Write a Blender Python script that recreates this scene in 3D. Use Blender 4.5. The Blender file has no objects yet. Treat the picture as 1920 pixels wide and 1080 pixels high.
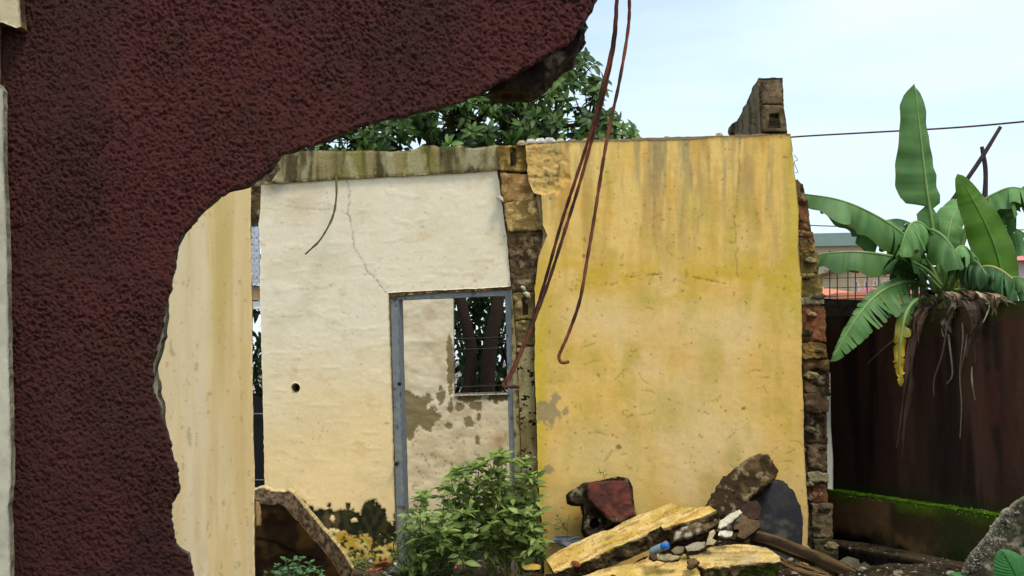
import bpy, math, random
import numpy as np
from mathutils import Vector, Matrix, kdtree
from mathutils.geometry import delaunay_2d_cdt

scene = bpy.context.scene
COL = scene.collection
R = math.radians
np.seterr(over='ignore')

# ------------------------------------------------------------------ camera
F = 2400.0                      # focal length in pixels of a 1920 px wide picture
PITCH, ROLL = math.atan(150 / F), 0.022
CAM = np.array([0.0, 0.0, 1.6])
_fwd = np.array([0, math.cos(PITCH), math.sin(PITCH)])
_up0 = np.array([0, -math.sin(PITCH), math.cos(PITCH)])
_rt0 = np.array([1.0, 0, 0])
_up = math.cos(ROLL) * _up0 + math.sin(ROLL) * _rt0
_rt = math.cos(ROLL) * _rt0 - math.sin(ROLL) * _up0
cd = bpy.data.cameras.new('camera')
cam = bpy.data.objects.new('camera', cd)
COL.objects.link(cam)
cam.matrix_world = Matrix(((_rt[0], _up[0], -_fwd[0], CAM[0]), (_rt[1], _up[1], -_fwd[1], CAM[1]),
                           (_rt[2], _up[2], -_fwd[2], CAM[2]), (0, 0, 0, 1)))
cd.sensor_width = 36
cd.lens = F / 1920 * 36
cd.clip_end = 3000
scene.camera = cam

# ------------------------------------------------------------------ sky, sun, exposure
SUN_EL, SUN_AZ = R(58), R(-138)        # azimuth from +Y towards +X: behind the camera, to its right
SUN_AZ = R(142)
w = bpy.data.worlds.new('World'); scene.world = w; w.use_nodes = True
nt = w.node_tree; nt.nodes.clear()
N = nt.nodes.new; L = nt.links.new
out = N('ShaderNodeOutputWorld')
sky = N('ShaderNodeTexSky'); sky.sky_type = 'NISHITA'; sky.sun_disc = False
sky.sun_elevation = SUN_EL; sky.sun_rotation = SUN_AZ
b1 = N('ShaderNodeBackground'); b1.inputs[1].default_value = 0.15
L(sky.outputs[0], b1.inputs[0])
b2 = N('ShaderNodeBackground'); b2.inputs[0].default_value = (0.635, 0.755, 0.835, 1); b2.inputs[1].default_value = 1.0
tc = N('ShaderNodeTexCoord'); mp = N('ShaderNodeMapping'); mp.inputs['Scale'].default_value = (1.6, 1.6, 7)
nz = N('ShaderNodeTexNoise'); nz.inputs['Scale'].default_value = 1.6; nz.inputs['Detail'].default_value = 6
nz.inputs['Roughness'].default_value = 0.5
mr = N('ShaderNodeMapRange'); mr.inputs[1].default_value = 0.36; mr.inputs[2].default_value = 0.62
mr.inputs[3].default_value = 0.45; mr.inputs[4].default_value = 1.0
mix = N('ShaderNodeMixShader')
L(tc.outputs['Generated'], mp.inputs[0]); L(mp.outputs[0], nz.inputs['Vector']); L(nz.outputs[0], mr.inputs[0])
L(mr.outputs[0], mix.inputs[0]); L(b1.outputs[0], mix.inputs[1]); L(b2.outputs[0], mix.inputs[2])
L(mix.outputs[0], out.inputs[0])
sd = bpy.data.lights.new('sun', 'SUN'); sd.energy = 1.5; sd.angle = R(14); sd.color = (1, 0.93, 0.83)
so = bpy.data.objects.new('sun', sd); COL.objects.link(so)
_sv = Vector((math.sin(SUN_AZ) * math.cos(SUN_EL), math.cos(SUN_AZ) * math.cos(SUN_EL), math.sin(SUN_EL)))
so.rotation_euler = _sv.to_track_quat('Z', 'Y').to_euler()
scene.view_settings.view_transform = 'Standard'
scene.view_settings.look = 'None'
scene.view_settings.exposure = 0.53
scene.view_settings.gamma = 1
scene.render.engine = 'CYCLES'

# ------------------------------------------------------------------ helpers: numbers
def lin(r, g, b):
    f = lambda c: (c / 255 / 12.92) if c / 255 <= 0.04045 else ((c / 255 + 0.055) / 1.055) ** 2.4
    return np.array([f(r), f(g), f(b)])

def _h(ix, iy, iz, seed):
    h = (ix.astype(np.uint32) * np.uint32(374761393) + iy.astype(np.uint32) * np.uint32(668265263)
         + iz.astype(np.uint32) * np.uint32(2246822519) + np.uint32((seed * 3266489917) & 0xffffffff))
    h = (h ^ (h >> np.uint32(13))) * np.uint32(1274126177)
    h = (h ^ (h >> np.uint32(16))) * np.uint32(2654435761)
    return ((h ^ (h >> np.uint32(15))) & np.uint32(0xffffff)).astype(np.float64) / 0xffffff

def vn(x, y, z=0.0, seed=0):
    x = np.asarray(x, float); y = np.asarray(y, float) + 0 * x; z = np.asarray(z, float) + 0 * x
    x = x + 1000.0; y = y + 1000.0; z = z + 1000.0
    ix, iy, iz = np.floor(x).astype(np.int64), np.floor(y).astype(np.int64), np.floor(z).astype(np.int64)
    fx, fy, fz = x - ix, y - iy, z - iz
    fx = fx * fx * (3 - 2 * fx); fy = fy * fy * (3 - 2 * fy); fz = fz * fz * (3 - 2 * fz)
    def c(a, b, d): return _h(ix + a, iy + b, iz + d, seed)
    x00 = c(0, 0, 0) * (1 - fx) + c(1, 0, 0) * fx; x10 = c(0, 1, 0) * (1 - fx) + c(1, 1, 0) * fx
    x01 = c(0, 0, 1) * (1 - fx) + c(1, 0, 1) * fx; x11 = c(0, 1, 1) * (1 - fx) + c(1, 1, 1) * fx
    return (x00 * (1 - fy) + x10 * fy) * (1 - fz) + (x01 * (1 - fy) + x11 * fy) * fz

def fbm(x, y, z=0.0, seed=0, o=4, g=0.5):
    s = 0; a = 1; t = 0
    for k in range(o):
        s = s + a * vn(np.asarray(x) * 2 ** k, np.asarray(y) * 2 ** k, np.asarray(z) * 2 ** k, seed + k * 7); t += a; a *= g
    return s / t

def ss(a, b, x): 
    t = np.clip((x - a) / (b - a), 0, 1); return t * t * (3 - 2 * t)

def mixc(c, d, m):
    m = np.asarray(m)[:, None]; return c * (1 - m) + d * m

def seg_dist(px, py, pts):
    d = np.full(len(px), 1e9)
    for (ax, ay), (bx, by) in zip(pts[:-1], pts[1:]):
        vx, vy = bx - ax, by - ay
        t = np.clip(((px - ax) * vx + (py - ay) * vy) / (vx * vx + vy * vy + 1e-9), 0, 1)
        d = np.minimum(d, np.hypot(px - ax - t * vx, py - ay - t * vy))
    return d

def blobs(px, py, lst):
    m = np.full(len(px), -9.0)
    for cx, cy, rx, ry in lst:
        m = np.maximum(m, 1 - np.hypot((px - cx) / rx, (py - cy) / ry))
    return m

def inside(x, y, loops):
    x = np.asarray(x, float); y = np.asarray(y, float)
    od = np.argsort(y, kind='stable'); xs, ys = x[od], y[od]
    r = np.zeros(len(x), bool)
    for lp in loops:
        lp = np.asarray(lp, float); q = np.roll(lp, -1, 0)
        lo_ = np.searchsorted(ys, np.minimum(lp[:, 1], q[:, 1]), 'left'); hi_ = np.searchsorted(ys, np.maximum(lp[:, 1], q[:, 1]), 'left')
        for (x1, y1), (x2, y2), i, j in zip(lp, q, lo_, hi_):
            if i < j and y1 != y2:
                r[i:j] ^= xs[i:j] < (x2 - x1) * (ys[i:j] - y1) / (y2 - y1) + x1
    o = np.empty(len(x), bool); o[od] = r
    return o

# ------------------------------------------------------------------ helpers: picture rays onto planes of the place
def rays(px, py):
    px = np.asarray(px, float); py = np.asarray(py, float)
    return ((px - 960) / F)[..., None] * _rt - ((py - 540) / F)[..., None] * _up + _fwd

def at(px, py, Y):
    d = rays(px, py); return CAM + d * (Y / d[..., 1:2])

def vplane(pxa, Ya, pxb, Yb, off=0.0):
    a, b = at(pxa, 690, Ya), at(pxb, 690, Yb)
    u = (b - a); u[2] = 0; u /= np.linalg.norm(u)
    n = np.cross(u, [0, 0, 1.0])                # towards the camera
    return a + n * off, n

def tplane(px, py, Y, n):
    n = np.array(n, float); n /= np.linalg.norm(n); return at(px, py, Y), n

def onto(plane, px, py):
    p0, n = plane; d = rays(px, py)
    return CAM + d * (((p0 - CAM) @ n) / (d @ n))[..., None]

# ------------------------------------------------------------------ helpers: objects
BASE = {}
def root(name, label, cat, loc, group=None):
    o = bpy.data.objects.new(name, None); o.empty_display_size = 0.2
    o.location = loc; COL.objects.link(o)
    BASE[o.name] = np.array(loc, float)
    o['label'] = label; o['category'] = cat
    if group: o['group'] = group
    return o

def tag(o, label=None, cat=None, group=None, kind=None):
    for k, v in (('label', label), ('category', cat), ('group', group), ('kind', kind)):
        if v: o[k] = v
    return o

def mk(name, V, Fc, mat, parent=None, col=None, smooth=False, base=None, **t):
    """world-space vertices -> object; col is per-vertex linear rgb"""
    V = np.asarray(V, float)
    if parent is not None: b = BASE[parent.name]
    else: b = np.array(base if base is not None else [V[:, 0].mean(), V[:, 1].mean(), V[:, 2].min()], float)
    me = bpy.data.meshes.new(name)
    me.from_pydata((V - b).tolist(), [], [tuple(int(i) for i in f) for f in Fc])
    if col is not None:
        a = me.color_attributes.new('Col', 'FLOAT_COLOR', 'POINT')
        c = np.ones((len(V), 4)); c[:, :3] = np.clip(col, 0.0, 1)
        a.data.foreach_set('color', c.ravel())
    if smooth: me.polygons.foreach_set('use_smooth', np.ones(len(me.polygons), bool))
    me.materials.append(mat); me.update()
    o = bpy.data.objects.new(name, me); COL.objects.link(o)
    if parent is not None: o.parent = parent
    else: o.location = b
    BASE[o.name] = b
    return tag(o, **t)

def densify(lp, step, jag=0.0, seed=0, jscale=18):
    o = []
    n = len(lp)
    for i in range(n):
        a = np.array(lp[i], float); b = np.array(lp[(i + 1) % n], float)
        k = max(1, int(np.hypot(*(b - a)) / step))
        for j in range(k): o.append(a + (b - a) * j / k)
    o = np.array(o)
    if jag:
        t = np.roll(o, -1, 0) - np.roll(o, 1, 0); t /= (np.linalg.norm(t, axis=1)[:, None] + 1e-9)
        nn = np.stack([t[:, 1], -t[:, 0]], 1)
        d = (fbm(o[:, 0] / jscale, o[:, 1] / jscale, 3.3, seed, 4, 0.6) - 0.5) * 2 * jag
        o = o + nn * d[:, None]
    return o

def slab(name, outline, plane, thick, mat, parent=None, step=3.0, fn=None, holes=(), jag=0.0, seed=0, jscale=18,
         rim_fn=None, rim_rough=0.004, rings=5, round_px=0.0, round_m=0.0, box=(-30, -30, 1950, 1110), coarse=6,
         smooth=True, fjit=0.35, extra=None, base=None, **t):
    """Solid plate: picture outline -> polygon in a plane of the place, displaced front, broken rim, flat back."""
    rng = np.random.default_rng(seed + 11)
    loops = [densify(outline, step, jag, seed, jscale)] + [densify(h, step, 0) for h in holes]
    allb = np.concatenate(loops)
    x0, y0 = loops[0].min(0); x1, y1 = loops[0].max(0)
    def grid(s):
        gx, gy = np.meshgrid(np.arange(x0 + s / 2, x1, s), np.arange(y0 + s / 2, y1, s))
        gx[1::2] += s / 2
        g = np.stack([gx.ravel(), gy.ravel()], 1)
        return g + rng.uniform(-fjit, fjit, g.shape) * s
    inb = lambda g: (g[:, 0] > box[0]) & (g[:, 0] < box[2]) & (g[:, 1] > box[1]) & (g[:, 1] < box[3])
    g = grid(step); g = g[inb(g)]
    g2 = grid(step * coarse) if (x0 < box[0] or x1 > box[2] or y0 < box[1] or y1 > box[3]) else np.zeros((0, 2))
    g2 = g2[~inb(g2)]
    P = np.concatenate([g, g2])
    P = P[inside(P[:, 0], P[:, 1], loops)]
    kd = kdtree.KDTree(len(allb))
    for i, p in enumerate(allb): kd.insert((p[0], p[1], 0), i)
    kd.balance()
    D = np.array([kd.find((p[0], p[1], 0))[2] for p in P]) if len(P) else np.zeros(0)
    k = D > step * 0.45; P, D = P[k], D[k]
    edges = []; s = 0
    for lp in loops:
        n = len(lp); edges += [(s + i, s + (i + 1) % n) for i in range(n)]; s += n
    pts = np.concatenate([allb, P])
    vo, _, fo, orig, _, _ = delaunay_2d_cdt([Vector(p) for p in pts.tolist()], edges, [], 0, 1e-4)
    nb = len(allb); npt = len(pts)
    idx = np.array([o[0] if len(o) else -1 for o in orig])
    Q = np.array([(v[0], v[1]) for v in vo])
    fo = np.array([f for f in fo if len(f) == 3])
    c = Q[fo].mean(1)
    fo = fo[inside(c[:, 0], c[:, 1], loops)]
    dist = np.zeros(len(Q)); m = idx >= nb; dist[m] = D[idx[m] - nb]
    W = onto(plane, Q[:, 0], Q[:, 1]); n = plane[1]
    if fn: disp, col = fn(Q[:, 0], Q[:, 1], W)
    else: disp, col = np.zeros(len(Q)), np.tile(np.array([.3, .3, .3]), (len(Q), 1))
    if round_px:
        q = 1 - np.clip(dist / round_px, 0, 1); disp = disp - round_m * (1 - np.sqrt(np.clip(1 - q * q, 0, 1)))
    Wf = W + n * disp[:, None]
    # face orientation: towards n
    a = np.cross(Wf[fo[:, 1]] - Wf[fo[:, 0]], Wf[fo[:, 2]] - Wf[fo[:, 0]]) @ n
    fo[a < 0] = fo[a < 0][:, ::-1]
    V = [Wf]; C = [col]; faces = [tuple(f) for f in fo]; off = len(Wf)
    inv = {int(o): i for i, o in enumerate(idx)}
    frs = np.linspace(0, 1, rings + 1)[1:]
    s = 0
    back_loops = []
    for li, lp in enumerate(loops):
        ln = len(lp)
        ids = [inv.get(s + i, None) for i in range(ln)]; s += ln
        ids = [i for i in ids if i is not None]; ln = len(ids)
        w0 = W[ids]
        tg = np.roll(w0, -1, 0) - np.roll(w0, 1, 0); on = np.cross(tg, n); on /= (np.linalg.norm(on, axis=1)[:, None] + 1e-9)
        # which side is out?
        test = Q[ids]; mid = w0[0] + on[0] * 0.0008
        pl = lp
        ar = 0.5 * np.sum(pl[:, 0] * np.roll(pl[:, 1], -1) - np.roll(pl[:, 0], -1) * pl[:, 1])
        uu = np.cross([0, 0, 1.0], n) if abs(n[2]) < .9 else np.array([1.0, 0, 0])
        cen = w0.mean(0)
        sgn = np.sign(np.sum(np.einsum('ij,ij->i', on, w0 - cen)))
        if li > 0: sgn = -sgn
        on = on * sgn
        prev = ids
        for ri, f in enumerate(frs):
            base_w = w0 - n * (thick * f)
            rr = (fbm(base_w[:, 0] * 22, base_w[:, 1] * 22, base_w[:, 2] * 22, seed + 5, 3, 0.6) - 0.55) * 2 * rim_rough
            if ri == len(frs) - 1: rr = rr * 0.5
            ww = base_w + on * rr[:, None]
            if rim_fn: cc = rim_fn(ww, f, col[ids])
            else: cc = col[ids]
            cur = list(range(off, off + ln)); off += ln
            V.append(ww); C.append(cc)
            for i in range(ln):
                j = (i + 1) % ln
                q = (prev[i], prev[j], cur[j], cur[i])
                faces.append(q if sgn > 0 else q[::-1])
            prev = cur
        back_loops.append(prev)
    # back
    VV = np.concatenate(V); CC = np.concatenate(C)
    bl = [i for lp in back_loops for i in lp]
    be = []; s = 0
    for lp in back_loops:
        be += [(s + i, s + (i + 1) % len(lp)) for i in range(len(lp))]; s += len(lp)
    k0 = 0; bq = []
    for lp in loops: pass
    bq = np.concatenate([Q[[inv[k] for k in range(sum(len(l) for l in loops[:li]), sum(len(l) for l in loops[:li + 1])) if k in inv]] for li in range(len(loops))])
    vo2, _, fo2, og2, _, _ = delaunay_2d_cdt([Vector(p) for p in bq.tolist()], be, [], 0, 1e-4)
    q2 = np.array([(v[0], v[1]) for v in vo2])
    fo2 = [f for f in fo2 if len(f) == 3]; cc2 = q2[np.array(fo2)].mean(1); okf = inside(cc2[:, 0], cc2[:, 1], loops)
    for f, ok_ in zip(fo2, okf):
        if ok_:
            t3 = [bl[og2[i][0]] for i in f]
            nn = np.cross(VV[t3[1]] - VV[t3[0]], VV[t3[2]] - VV[t3[0]]) @ n
            faces.append(tuple(t3) if nn < 0 else tuple(t3[::-1]))
    o = mk(name, VV, faces, mat, parent, CC, smooth, base, **t)
    if smooth:
        nf = len(fo); sm = np.zeros(len(faces), bool); sm[:nf] = True
        o.data.polygons.foreach_set('use_smooth', sm)
    return o

def tube_geo(pts, rad, sides=6, cap=True):
    pts = np.asarray(pts, float); n = len(pts)
    rad = np.broadcast_to(np.asarray(rad, float), (n,))
    T = np.gradient(pts, axis=0); T /= (np.linalg.norm(T, axis=1)[:, None] + 1e-12)
    ref = np.array([0.31, 0.87, 0.38]); V = []; 
    u = np.cross(T[0], ref); u /= np.linalg.norm(u)
    for i in range(n):
        u = u - T[i] * (u @ T[i]); u /= (np.linalg.norm(u) + 1e-12); v = np.cross(T[i], u)
        for k in range(sides):
            a = 2 * math.pi * k / sides; V.append(pts[i] + rad[i] * (u * math.cos(a) + v * math.sin(a)))
    Fc = []
    for i in range(n - 1):
        for k in range(sides):
            a = i * sides + k; b = i * sides + (k + 1) % sides
            Fc.append((a, b, b + sides, a + sides))
    if cap:
        Fc.append(tuple(range(sides))[::-1]); Fc.append(tuple((n - 1) * sides + k for k in range(sides)))
    return np.array(V), Fc

class Acc:
    def __init__(s): s.V = []; s.F = []; s.C = []; s.n = 0
    def add(s, V, Fc, col=(1, 1, 1)):
        V = np.asarray(V); s.V.append(V); s.F += [tuple(i + s.n for i in f) for f in Fc]; s.n += len(V)
        col = np.asarray(col, float); s.C.append(np.tile(col, (len(V), 1)) if col.ndim == 1 else col)
    def build(s, name, mat, parent=None, **k):
        return mk(name, np.concatenate(s.V), s.F, mat, parent, np.concatenate(s.C), **k)

def spline(pts, n):
    pts = np.asarray(pts, float); P = np.vstack([2 * pts[0] - pts[1], pts, 2 * pts[-1] - pts[-2]])
    o = []
    m = len(pts) - 1
    for t in np.linspace(0, m - 1e-6, n):
        i = int(t); f = t - i; a, b, c, d = P[i:i + 4]
        o.append(0.5 * ((2 * b) + (c - a) * f + (2 * a - 5 * b + 4 * c - d) * f * f + (3 * b - a - 3 * c + d) * f ** 3))
    return np.array(o)

# ------------------------------------------------------------------ materials
def mat(name, rough=0.85, nscale=60, namt=0.25, bscale=120, bstr=0.35, bdist=0.004, spec=0.25, attr=True, color=(.3, .3, .3), transl=0.0, metal=0.0,
        n2=None):
    m = bpy.data.materials.new(name); m.use_nodes = True
    t = m.node_tree; nd = t.nodes; p = nd['Principled BSDF']; ln = t.links.new
    p.inputs['Roughness'].default_value = rough; p.inputs['Specular IOR Level'].default_value = spec
    p.inputs['Metallic'].default_value = metal
    if attr:
        a = nd.new('ShaderNodeVertexColor'); a.layer_name = 'Col'; src = a.outputs[0]
    else:
        a = nd.new('ShaderNodeRGB'); a.outputs[0].default_value = (*color, 1); src = a.outputs[0]
    tc = nd.new('ShaderNodeTexCoord')
    if namt:
        nz = nd.new('ShaderNodeTexNoise'); nz.inputs['Scale'].default_value = nscale; nz.inputs['Detail'].default_value = 8
        nz.inputs['Roughness'].default_value = 0.65
        ln(tc.outputs['Object'], nz.inputs['Vector'])
        mr = nd.new('ShaderNodeMapRange'); mr.inputs[1].default_value = 0.25; mr.inputs[2].default_value = 0.75
        mr.inputs[3].default_value = 1 - namt; mr.inputs[4].default_value = 1 + namt
        ln(nz.outputs[0], mr.inputs[0])
        vm = nd.new('ShaderNodeVectorMath'); vm.operation = 'SCALE'
        ln(src, vm.inputs[0]); ln(mr.outputs[0], vm.inputs['Scale']); src = vm.outputs[0]
    ln(src, p.inputs['Base Color'])
    if bstr:
        nb = nd.new('ShaderNodeTexNoise'); nb.inputs['Scale'].default_value = bscale; nb.inputs['Detail'].default_value = 6
        nb.inputs['Roughness'].default_value = 0.6
        ln(tc.outputs['Object'], nb.inputs['Vector'])
        bp = nd.new('ShaderNodeBump'); bp.inputs['Strength'].default_value = bstr; bp.inputs['Distance'].default_value = bdist
        ln(nb.outputs[0], bp.inputs['Height']); ln(bp.outputs[0], p.inputs['Normal'])
    if transl:
        tr = nd.new('ShaderNodeBsdfTranslucent'); mx = nd.new('ShaderNodeMixShader'); mx.inputs[0].default_value = transl
        ln(src, tr.inputs['Color']); ln(p.outputs[0], mx.inputs[1]); ln(tr.outputs[0], mx.inputs[2])
        ln(mx.outputs[0], nd['Material Output'].inputs[0])
    return m

M_stucco = mat('maroon roughcast', 0.62, 260, 0.6, 300, 1.0, 0.008, 0.3)
M_paint = mat('painted plaster', 0.75, 40, 0.07, 70, 0.35, 0.005, 0.25)
M_conc = mat('weathered concrete', 0.9, 70, 0.35, 140, 0.8, 0.008, 0.15)
M_brick = mat('crumbled block', 0.95, 90, 0.45, 150, 1.0, 0.01, 0.1)
M_soil = mat('soil', 0.95, 12, 0.45, 60, 1.0, 0.02, 0.1)
M_steel = mat('blue grey painted wood', 0.55, 30, 0.15, 90, 0.3, 0.002, 0.4)
M_rust = mat('rusty steel', 0.8, 120, 0.5, 300, 0.6, 0.002, 0.3)
M_leaf = mat('leaf', 0.48, 25, 0.25, 60, 0.15, 0.003, 0.35, transl=0.25)
M_ban = mat('banana leaf', 0.5, 9, 0.2, 40, 0.15, 0.004, 0.3, transl=0.25)
M_dry = mat('dry leaf', 0.9, 60, 0.4, 120, 0.5, 0.004, 0.1, transl=0.15)
M_bark = mat('bark', 0.9, 30, 0.4, 60, 0.9, 0.02, 0.1)
M_plain = mat('plain paint', 0.7, 3, 0.08, 20, 0.2, 0.01, 0.3)
M_glass = mat('dark window glass', 0.15, 2, 0.1, 1, 0, 0, 0.6)
M_plastic = mat('plastic', 0.22, 20, 0.1, 20, 0, 0, 0.6)
M_moss = mat('moss', 0.95, 60, 0.5, 120, 0.8, 0.01, 0.1)
M_wood = mat('weathered wood', 0.85, 40, 0.35, 90, 0.7, 0.006, 0.15)

def const(c, amp=0.0, sc=12, seed=1, var=0.0, o=4):
    c = np.asarray(c, float)
    def f(px, py, W):
        n = fbm(W[:, 0] * sc, W[:, 1] * sc, W[:, 2] * sc, seed, o, 0.55)
        n2 = fbm(W[:, 0] * sc * .6 + 9, W[:, 1] * sc * .6, W[:, 2] * sc * .6, seed + 3, 4, 0.6)
        return (n - 0.5) * 2 * amp, c[None] * (1 + (n2 - 0.5) * 2 * var)[:, None]
    return f

def rubble(cols, amp, sc=14, seed=0):
    """broken masonry face: mixed tones, deep pits"""
    cols = [np.asarray(c) for c in cols]
    def f(px, py, W):
        a = fbm(W[:, 0] * sc, W[:, 1] * sc, W[:, 2] * sc, seed, 5, 0.6)
        b = fbm(W[:, 0] * sc * .5, W[:, 1] * sc * .5 + 7, W[:, 2] * sc * .5, seed + 9, 4, 0.6)
        col = mixc(np.tile(cols[0], (len(px), 1)), cols[1], ss(.42, .58, b))
        col = mixc(col, cols[2], ss(.56, .66, a))
        return (a - .5) * 2.2 * amp, col
    return f

def rim_conc(c=(120, 108, 88), d=(88, 72, 52), front=None, frac=0.0, back=None):
    c = lin(*c); d = lin(*d)
    def f(W, fr, pc):
        n = fbm(W[:, 0] * 25, W[:, 1] * 25, W[:, 2] * 25, 4, 4, 0.6)
        k = mixc(np.tile(c, (len(W), 1)), d, ss(.35, .6, n))
        if fr <= frac: k = pc if front is None else np.tile(lin(*front), (len(W), 1))
        if back is not None and fr >= 0.99: k = np.tile(lin(*back), (len(W), 1))
        return k
    return f
RC = rim_conc()
# ================================================================== the setting: ground
def ground():
    xs = np.concatenate([np.linspace(-900, -12, 14), np.linspace(-8, 9, 90), np.linspace(13, 900, 14)])
    ys = np.concatenate([np.linspace(-60, 1, 8), np.linspace(2, 18, 90), np.linspace(22, 1500, 22)])
    X, Y = np.meshgrid(xs, ys)
    near = np.exp(-((X - 0.5) / 6) ** 2 - ((Y - 9) / 6) ** 2)
    Z = (fbm(X * 1.3, Y * 1.3, 0, 3, 5) - 0.5) * 0.14 * near - 0.03
    V = np.stack([X.ravel(), Y.ravel(), Z.ravel()], 1); nx = len(xs)
    Fc = [(j * nx + i, j * nx + i + 1, (j + 1) * nx + i + 1, (j + 1) * nx + i) for j in range(len(ys) - 1) for i in range(nx - 1)]
    n = fbm(V[:, 0] * 1.5, V[:, 1] * 1.5, 0, 8, 4)
    col = mixc(np.tile(lin(92, 76, 56), (len(V), 1)), lin(62, 66, 36), ss(.45, .6, n))
    mk('ground', V, Fc, M_soil, None, col, True, base=[0, 0, 0], kind='structure')
ground()

def mound(name, cx, cy, rx, ry, h, seed, c1, c2, rot=0.0):
    n = 70
    g = np.linspace(-1.25, 1.25, n); X, Y = np.meshgrid(g, g)
    r = np.hypot(X, Y) + (fbm(X * 2, Y * 2, 0, seed, 4) - .5) * .5
    Z = h * (1 - ss(0.1, 1.1, r)) * (0.75 + 0.5 * fbm(X * 5, Y * 5, 0, seed + 1, 5, .6)) - 0.06
    ca, sa = math.cos(rot), math.sin(rot)
    V = np.stack([cx + (X * rx * ca - Y * ry * sa).ravel(), cy + (X * rx * sa + Y * ry * ca).ravel(), Z.ravel()], 1)
    Fc = [(j * n + i, j * n + i + 1, (j + 1) * n + i + 1, (j + 1) * n + i) for j in range(n - 1) for i in range(n - 1)]
    nn = fbm(V[:, 0] * 9, V[:, 1] * 9, 0, seed + 2, 4)
    col = mixc(np.tile(lin(*c1), (len(V), 1)), lin(*c2), ss(.4, .6, nn))
    return mk(name, V, Fc, M_soil, None, col, False, base=[cx, cy, 0], kind='structure')
mound('rubble_ground', 1.25, 9.75, 1.5, .75, 0.13, 5, (96, 78, 55), (60, 50, 34))
mound('rubble_ground', 1.45, 9.9, .75, .38, 0.34, 15, (96, 80, 58), (62, 52, 36))
mound('rubble_ground', -0.95, 10.0, 1.0, 0.55, 0.10, 9, (92, 76, 62), (58, 56, 36))
mound('rubble_ground', 3.0, 9.3, 1.0, 0.9, 0.16, 12, (70, 58, 44), (45, 42, 28))

# ================================================================== maroon roughcast wall, broken
P_M = vplane(0, 4.5, 1000, 4.5)
MAR = [(358, 1082), (352, 1040), (328, 1022), (318, 985), (320, 950), (334, 915), (330, 880), (318, 840), (308, 800), (296, 760),
       (285, 725), (286, 680), (293, 645), (306, 608), (313, 560), (325, 510), (332, 460), (352, 428), (385, 390), (412, 365),
       (465, 345), (500, 318), (522, 290), (560, 279), (612, 263), (660, 241), (740, 219), (800, 208), (860, 190), (920, 164),
       (1000, 121), (1060, 84), (1088, 52), (1108, 22), (1120, -5), (1150, -60), (1290, -110), (1330, -330), (-420, -330),
       (-420, 1550), (395, 1550), (380, 1300), (366, 1150)]
def f_maroon(px, py, W):
    x, z = W[:, 0], W[:, 2]
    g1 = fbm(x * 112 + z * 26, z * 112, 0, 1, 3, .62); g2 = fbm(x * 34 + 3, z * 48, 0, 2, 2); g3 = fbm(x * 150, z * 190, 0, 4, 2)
    lump = np.abs(g1 - .5) * -.014 + (g1 - .5) * 2 * .009 + (g2 - .5) * 2 * .002 + (g3 - .5) * .011
    lump = lump * (.55 + .9 * fbm(x * 4, z * 5, 0, 19, 4)) - .005 * ss(.78, .84, fbm(x * 16, z * 16, 0, 29, 3))
    big = fbm(x * 3.2, z * 2.2, 0, 6, 4)
    c = mixc(np.tile(lin(87, 37, 32), (len(px), 1)), lin(70, 31, 25), ss(.35, .65, big))
    c = mixc(c, lin(74, 38, 26), ss(.52, .75, fbm(x * 5, z * 4 + 4, 0, 16, 4)) * .6)
    st = fbm(x * 22, z * 1.6, 0, 61, 4); dk = ss(.5, .72, st) * .05
    low = ss(1.35, .9, z) * (.4 + .5 * ss(.4, .6, fbm(x * 7, z * 7, 0, 23, 4)))  # shadow over the lower wall, painted in as blotchy darkening
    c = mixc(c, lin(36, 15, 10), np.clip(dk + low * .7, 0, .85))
    c = c * (0.85 + .3 * g3)[:, None]  # pit shading painted into the colour: hollows darker, grains lighter
    d = np.hypot(px - 768, py - 119)                       # filled round hole near the top
    lump = lump - .004 * np.exp(-((d - 13) / 3.5) ** 2)
    return lump, c
mar = root('broken_maroon_wall', 'dark maroon roughcast wall with a huge ragged bite broken out of its right side', 'wall', (-2, 4.5, 0))
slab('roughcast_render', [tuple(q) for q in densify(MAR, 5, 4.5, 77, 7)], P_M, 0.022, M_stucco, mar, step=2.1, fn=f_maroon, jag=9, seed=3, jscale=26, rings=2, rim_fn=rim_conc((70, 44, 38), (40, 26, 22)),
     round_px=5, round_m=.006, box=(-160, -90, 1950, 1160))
core = [(x + (-4 if x < 500 else 2), y + (-3 if x > 500 else 0)) for x, y in MAR]
core = list(core)
core[9:13] = [(301, 764), (295, 727), (290, 690), (300, 650)]; core[13] = (308, 612)
slab('concrete_core', core, vplane(0, 4.5, 1000, 4.5, -.0225), 0.06, M_conc, mar, step=9, fn=const(lin(140, 135, 112), .004, 20, 5, .4), jag=6, seed=8,
     rim_rough=.015, rings=4, rim_fn=rim_conc((112, 104, 84), (62, 50, 40)), smooth=False)
slab('concrete_block', [(915, 172), (1000, 118), (1082, 62), (1098, 40), (1103, 52), (1088, 72), (1082, 96), (1052, 116), (1036, 134), (1012, 156), (996, 165), (940, 166)],
     vplane(0, 4.5, 1000, 4.5, -.06), 0.26, M_conc, mar, step=5, fn=rubble([lin(58, 42, 34), lin(40, 28, 24), lin(120, 105, 84)], .02, 18, 4), jag=5, seed=12,
     rim_rough=.02, rings=6, rim_fn=rim_conc((92, 74, 56), (48, 36, 28)), smooth=False)

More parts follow.
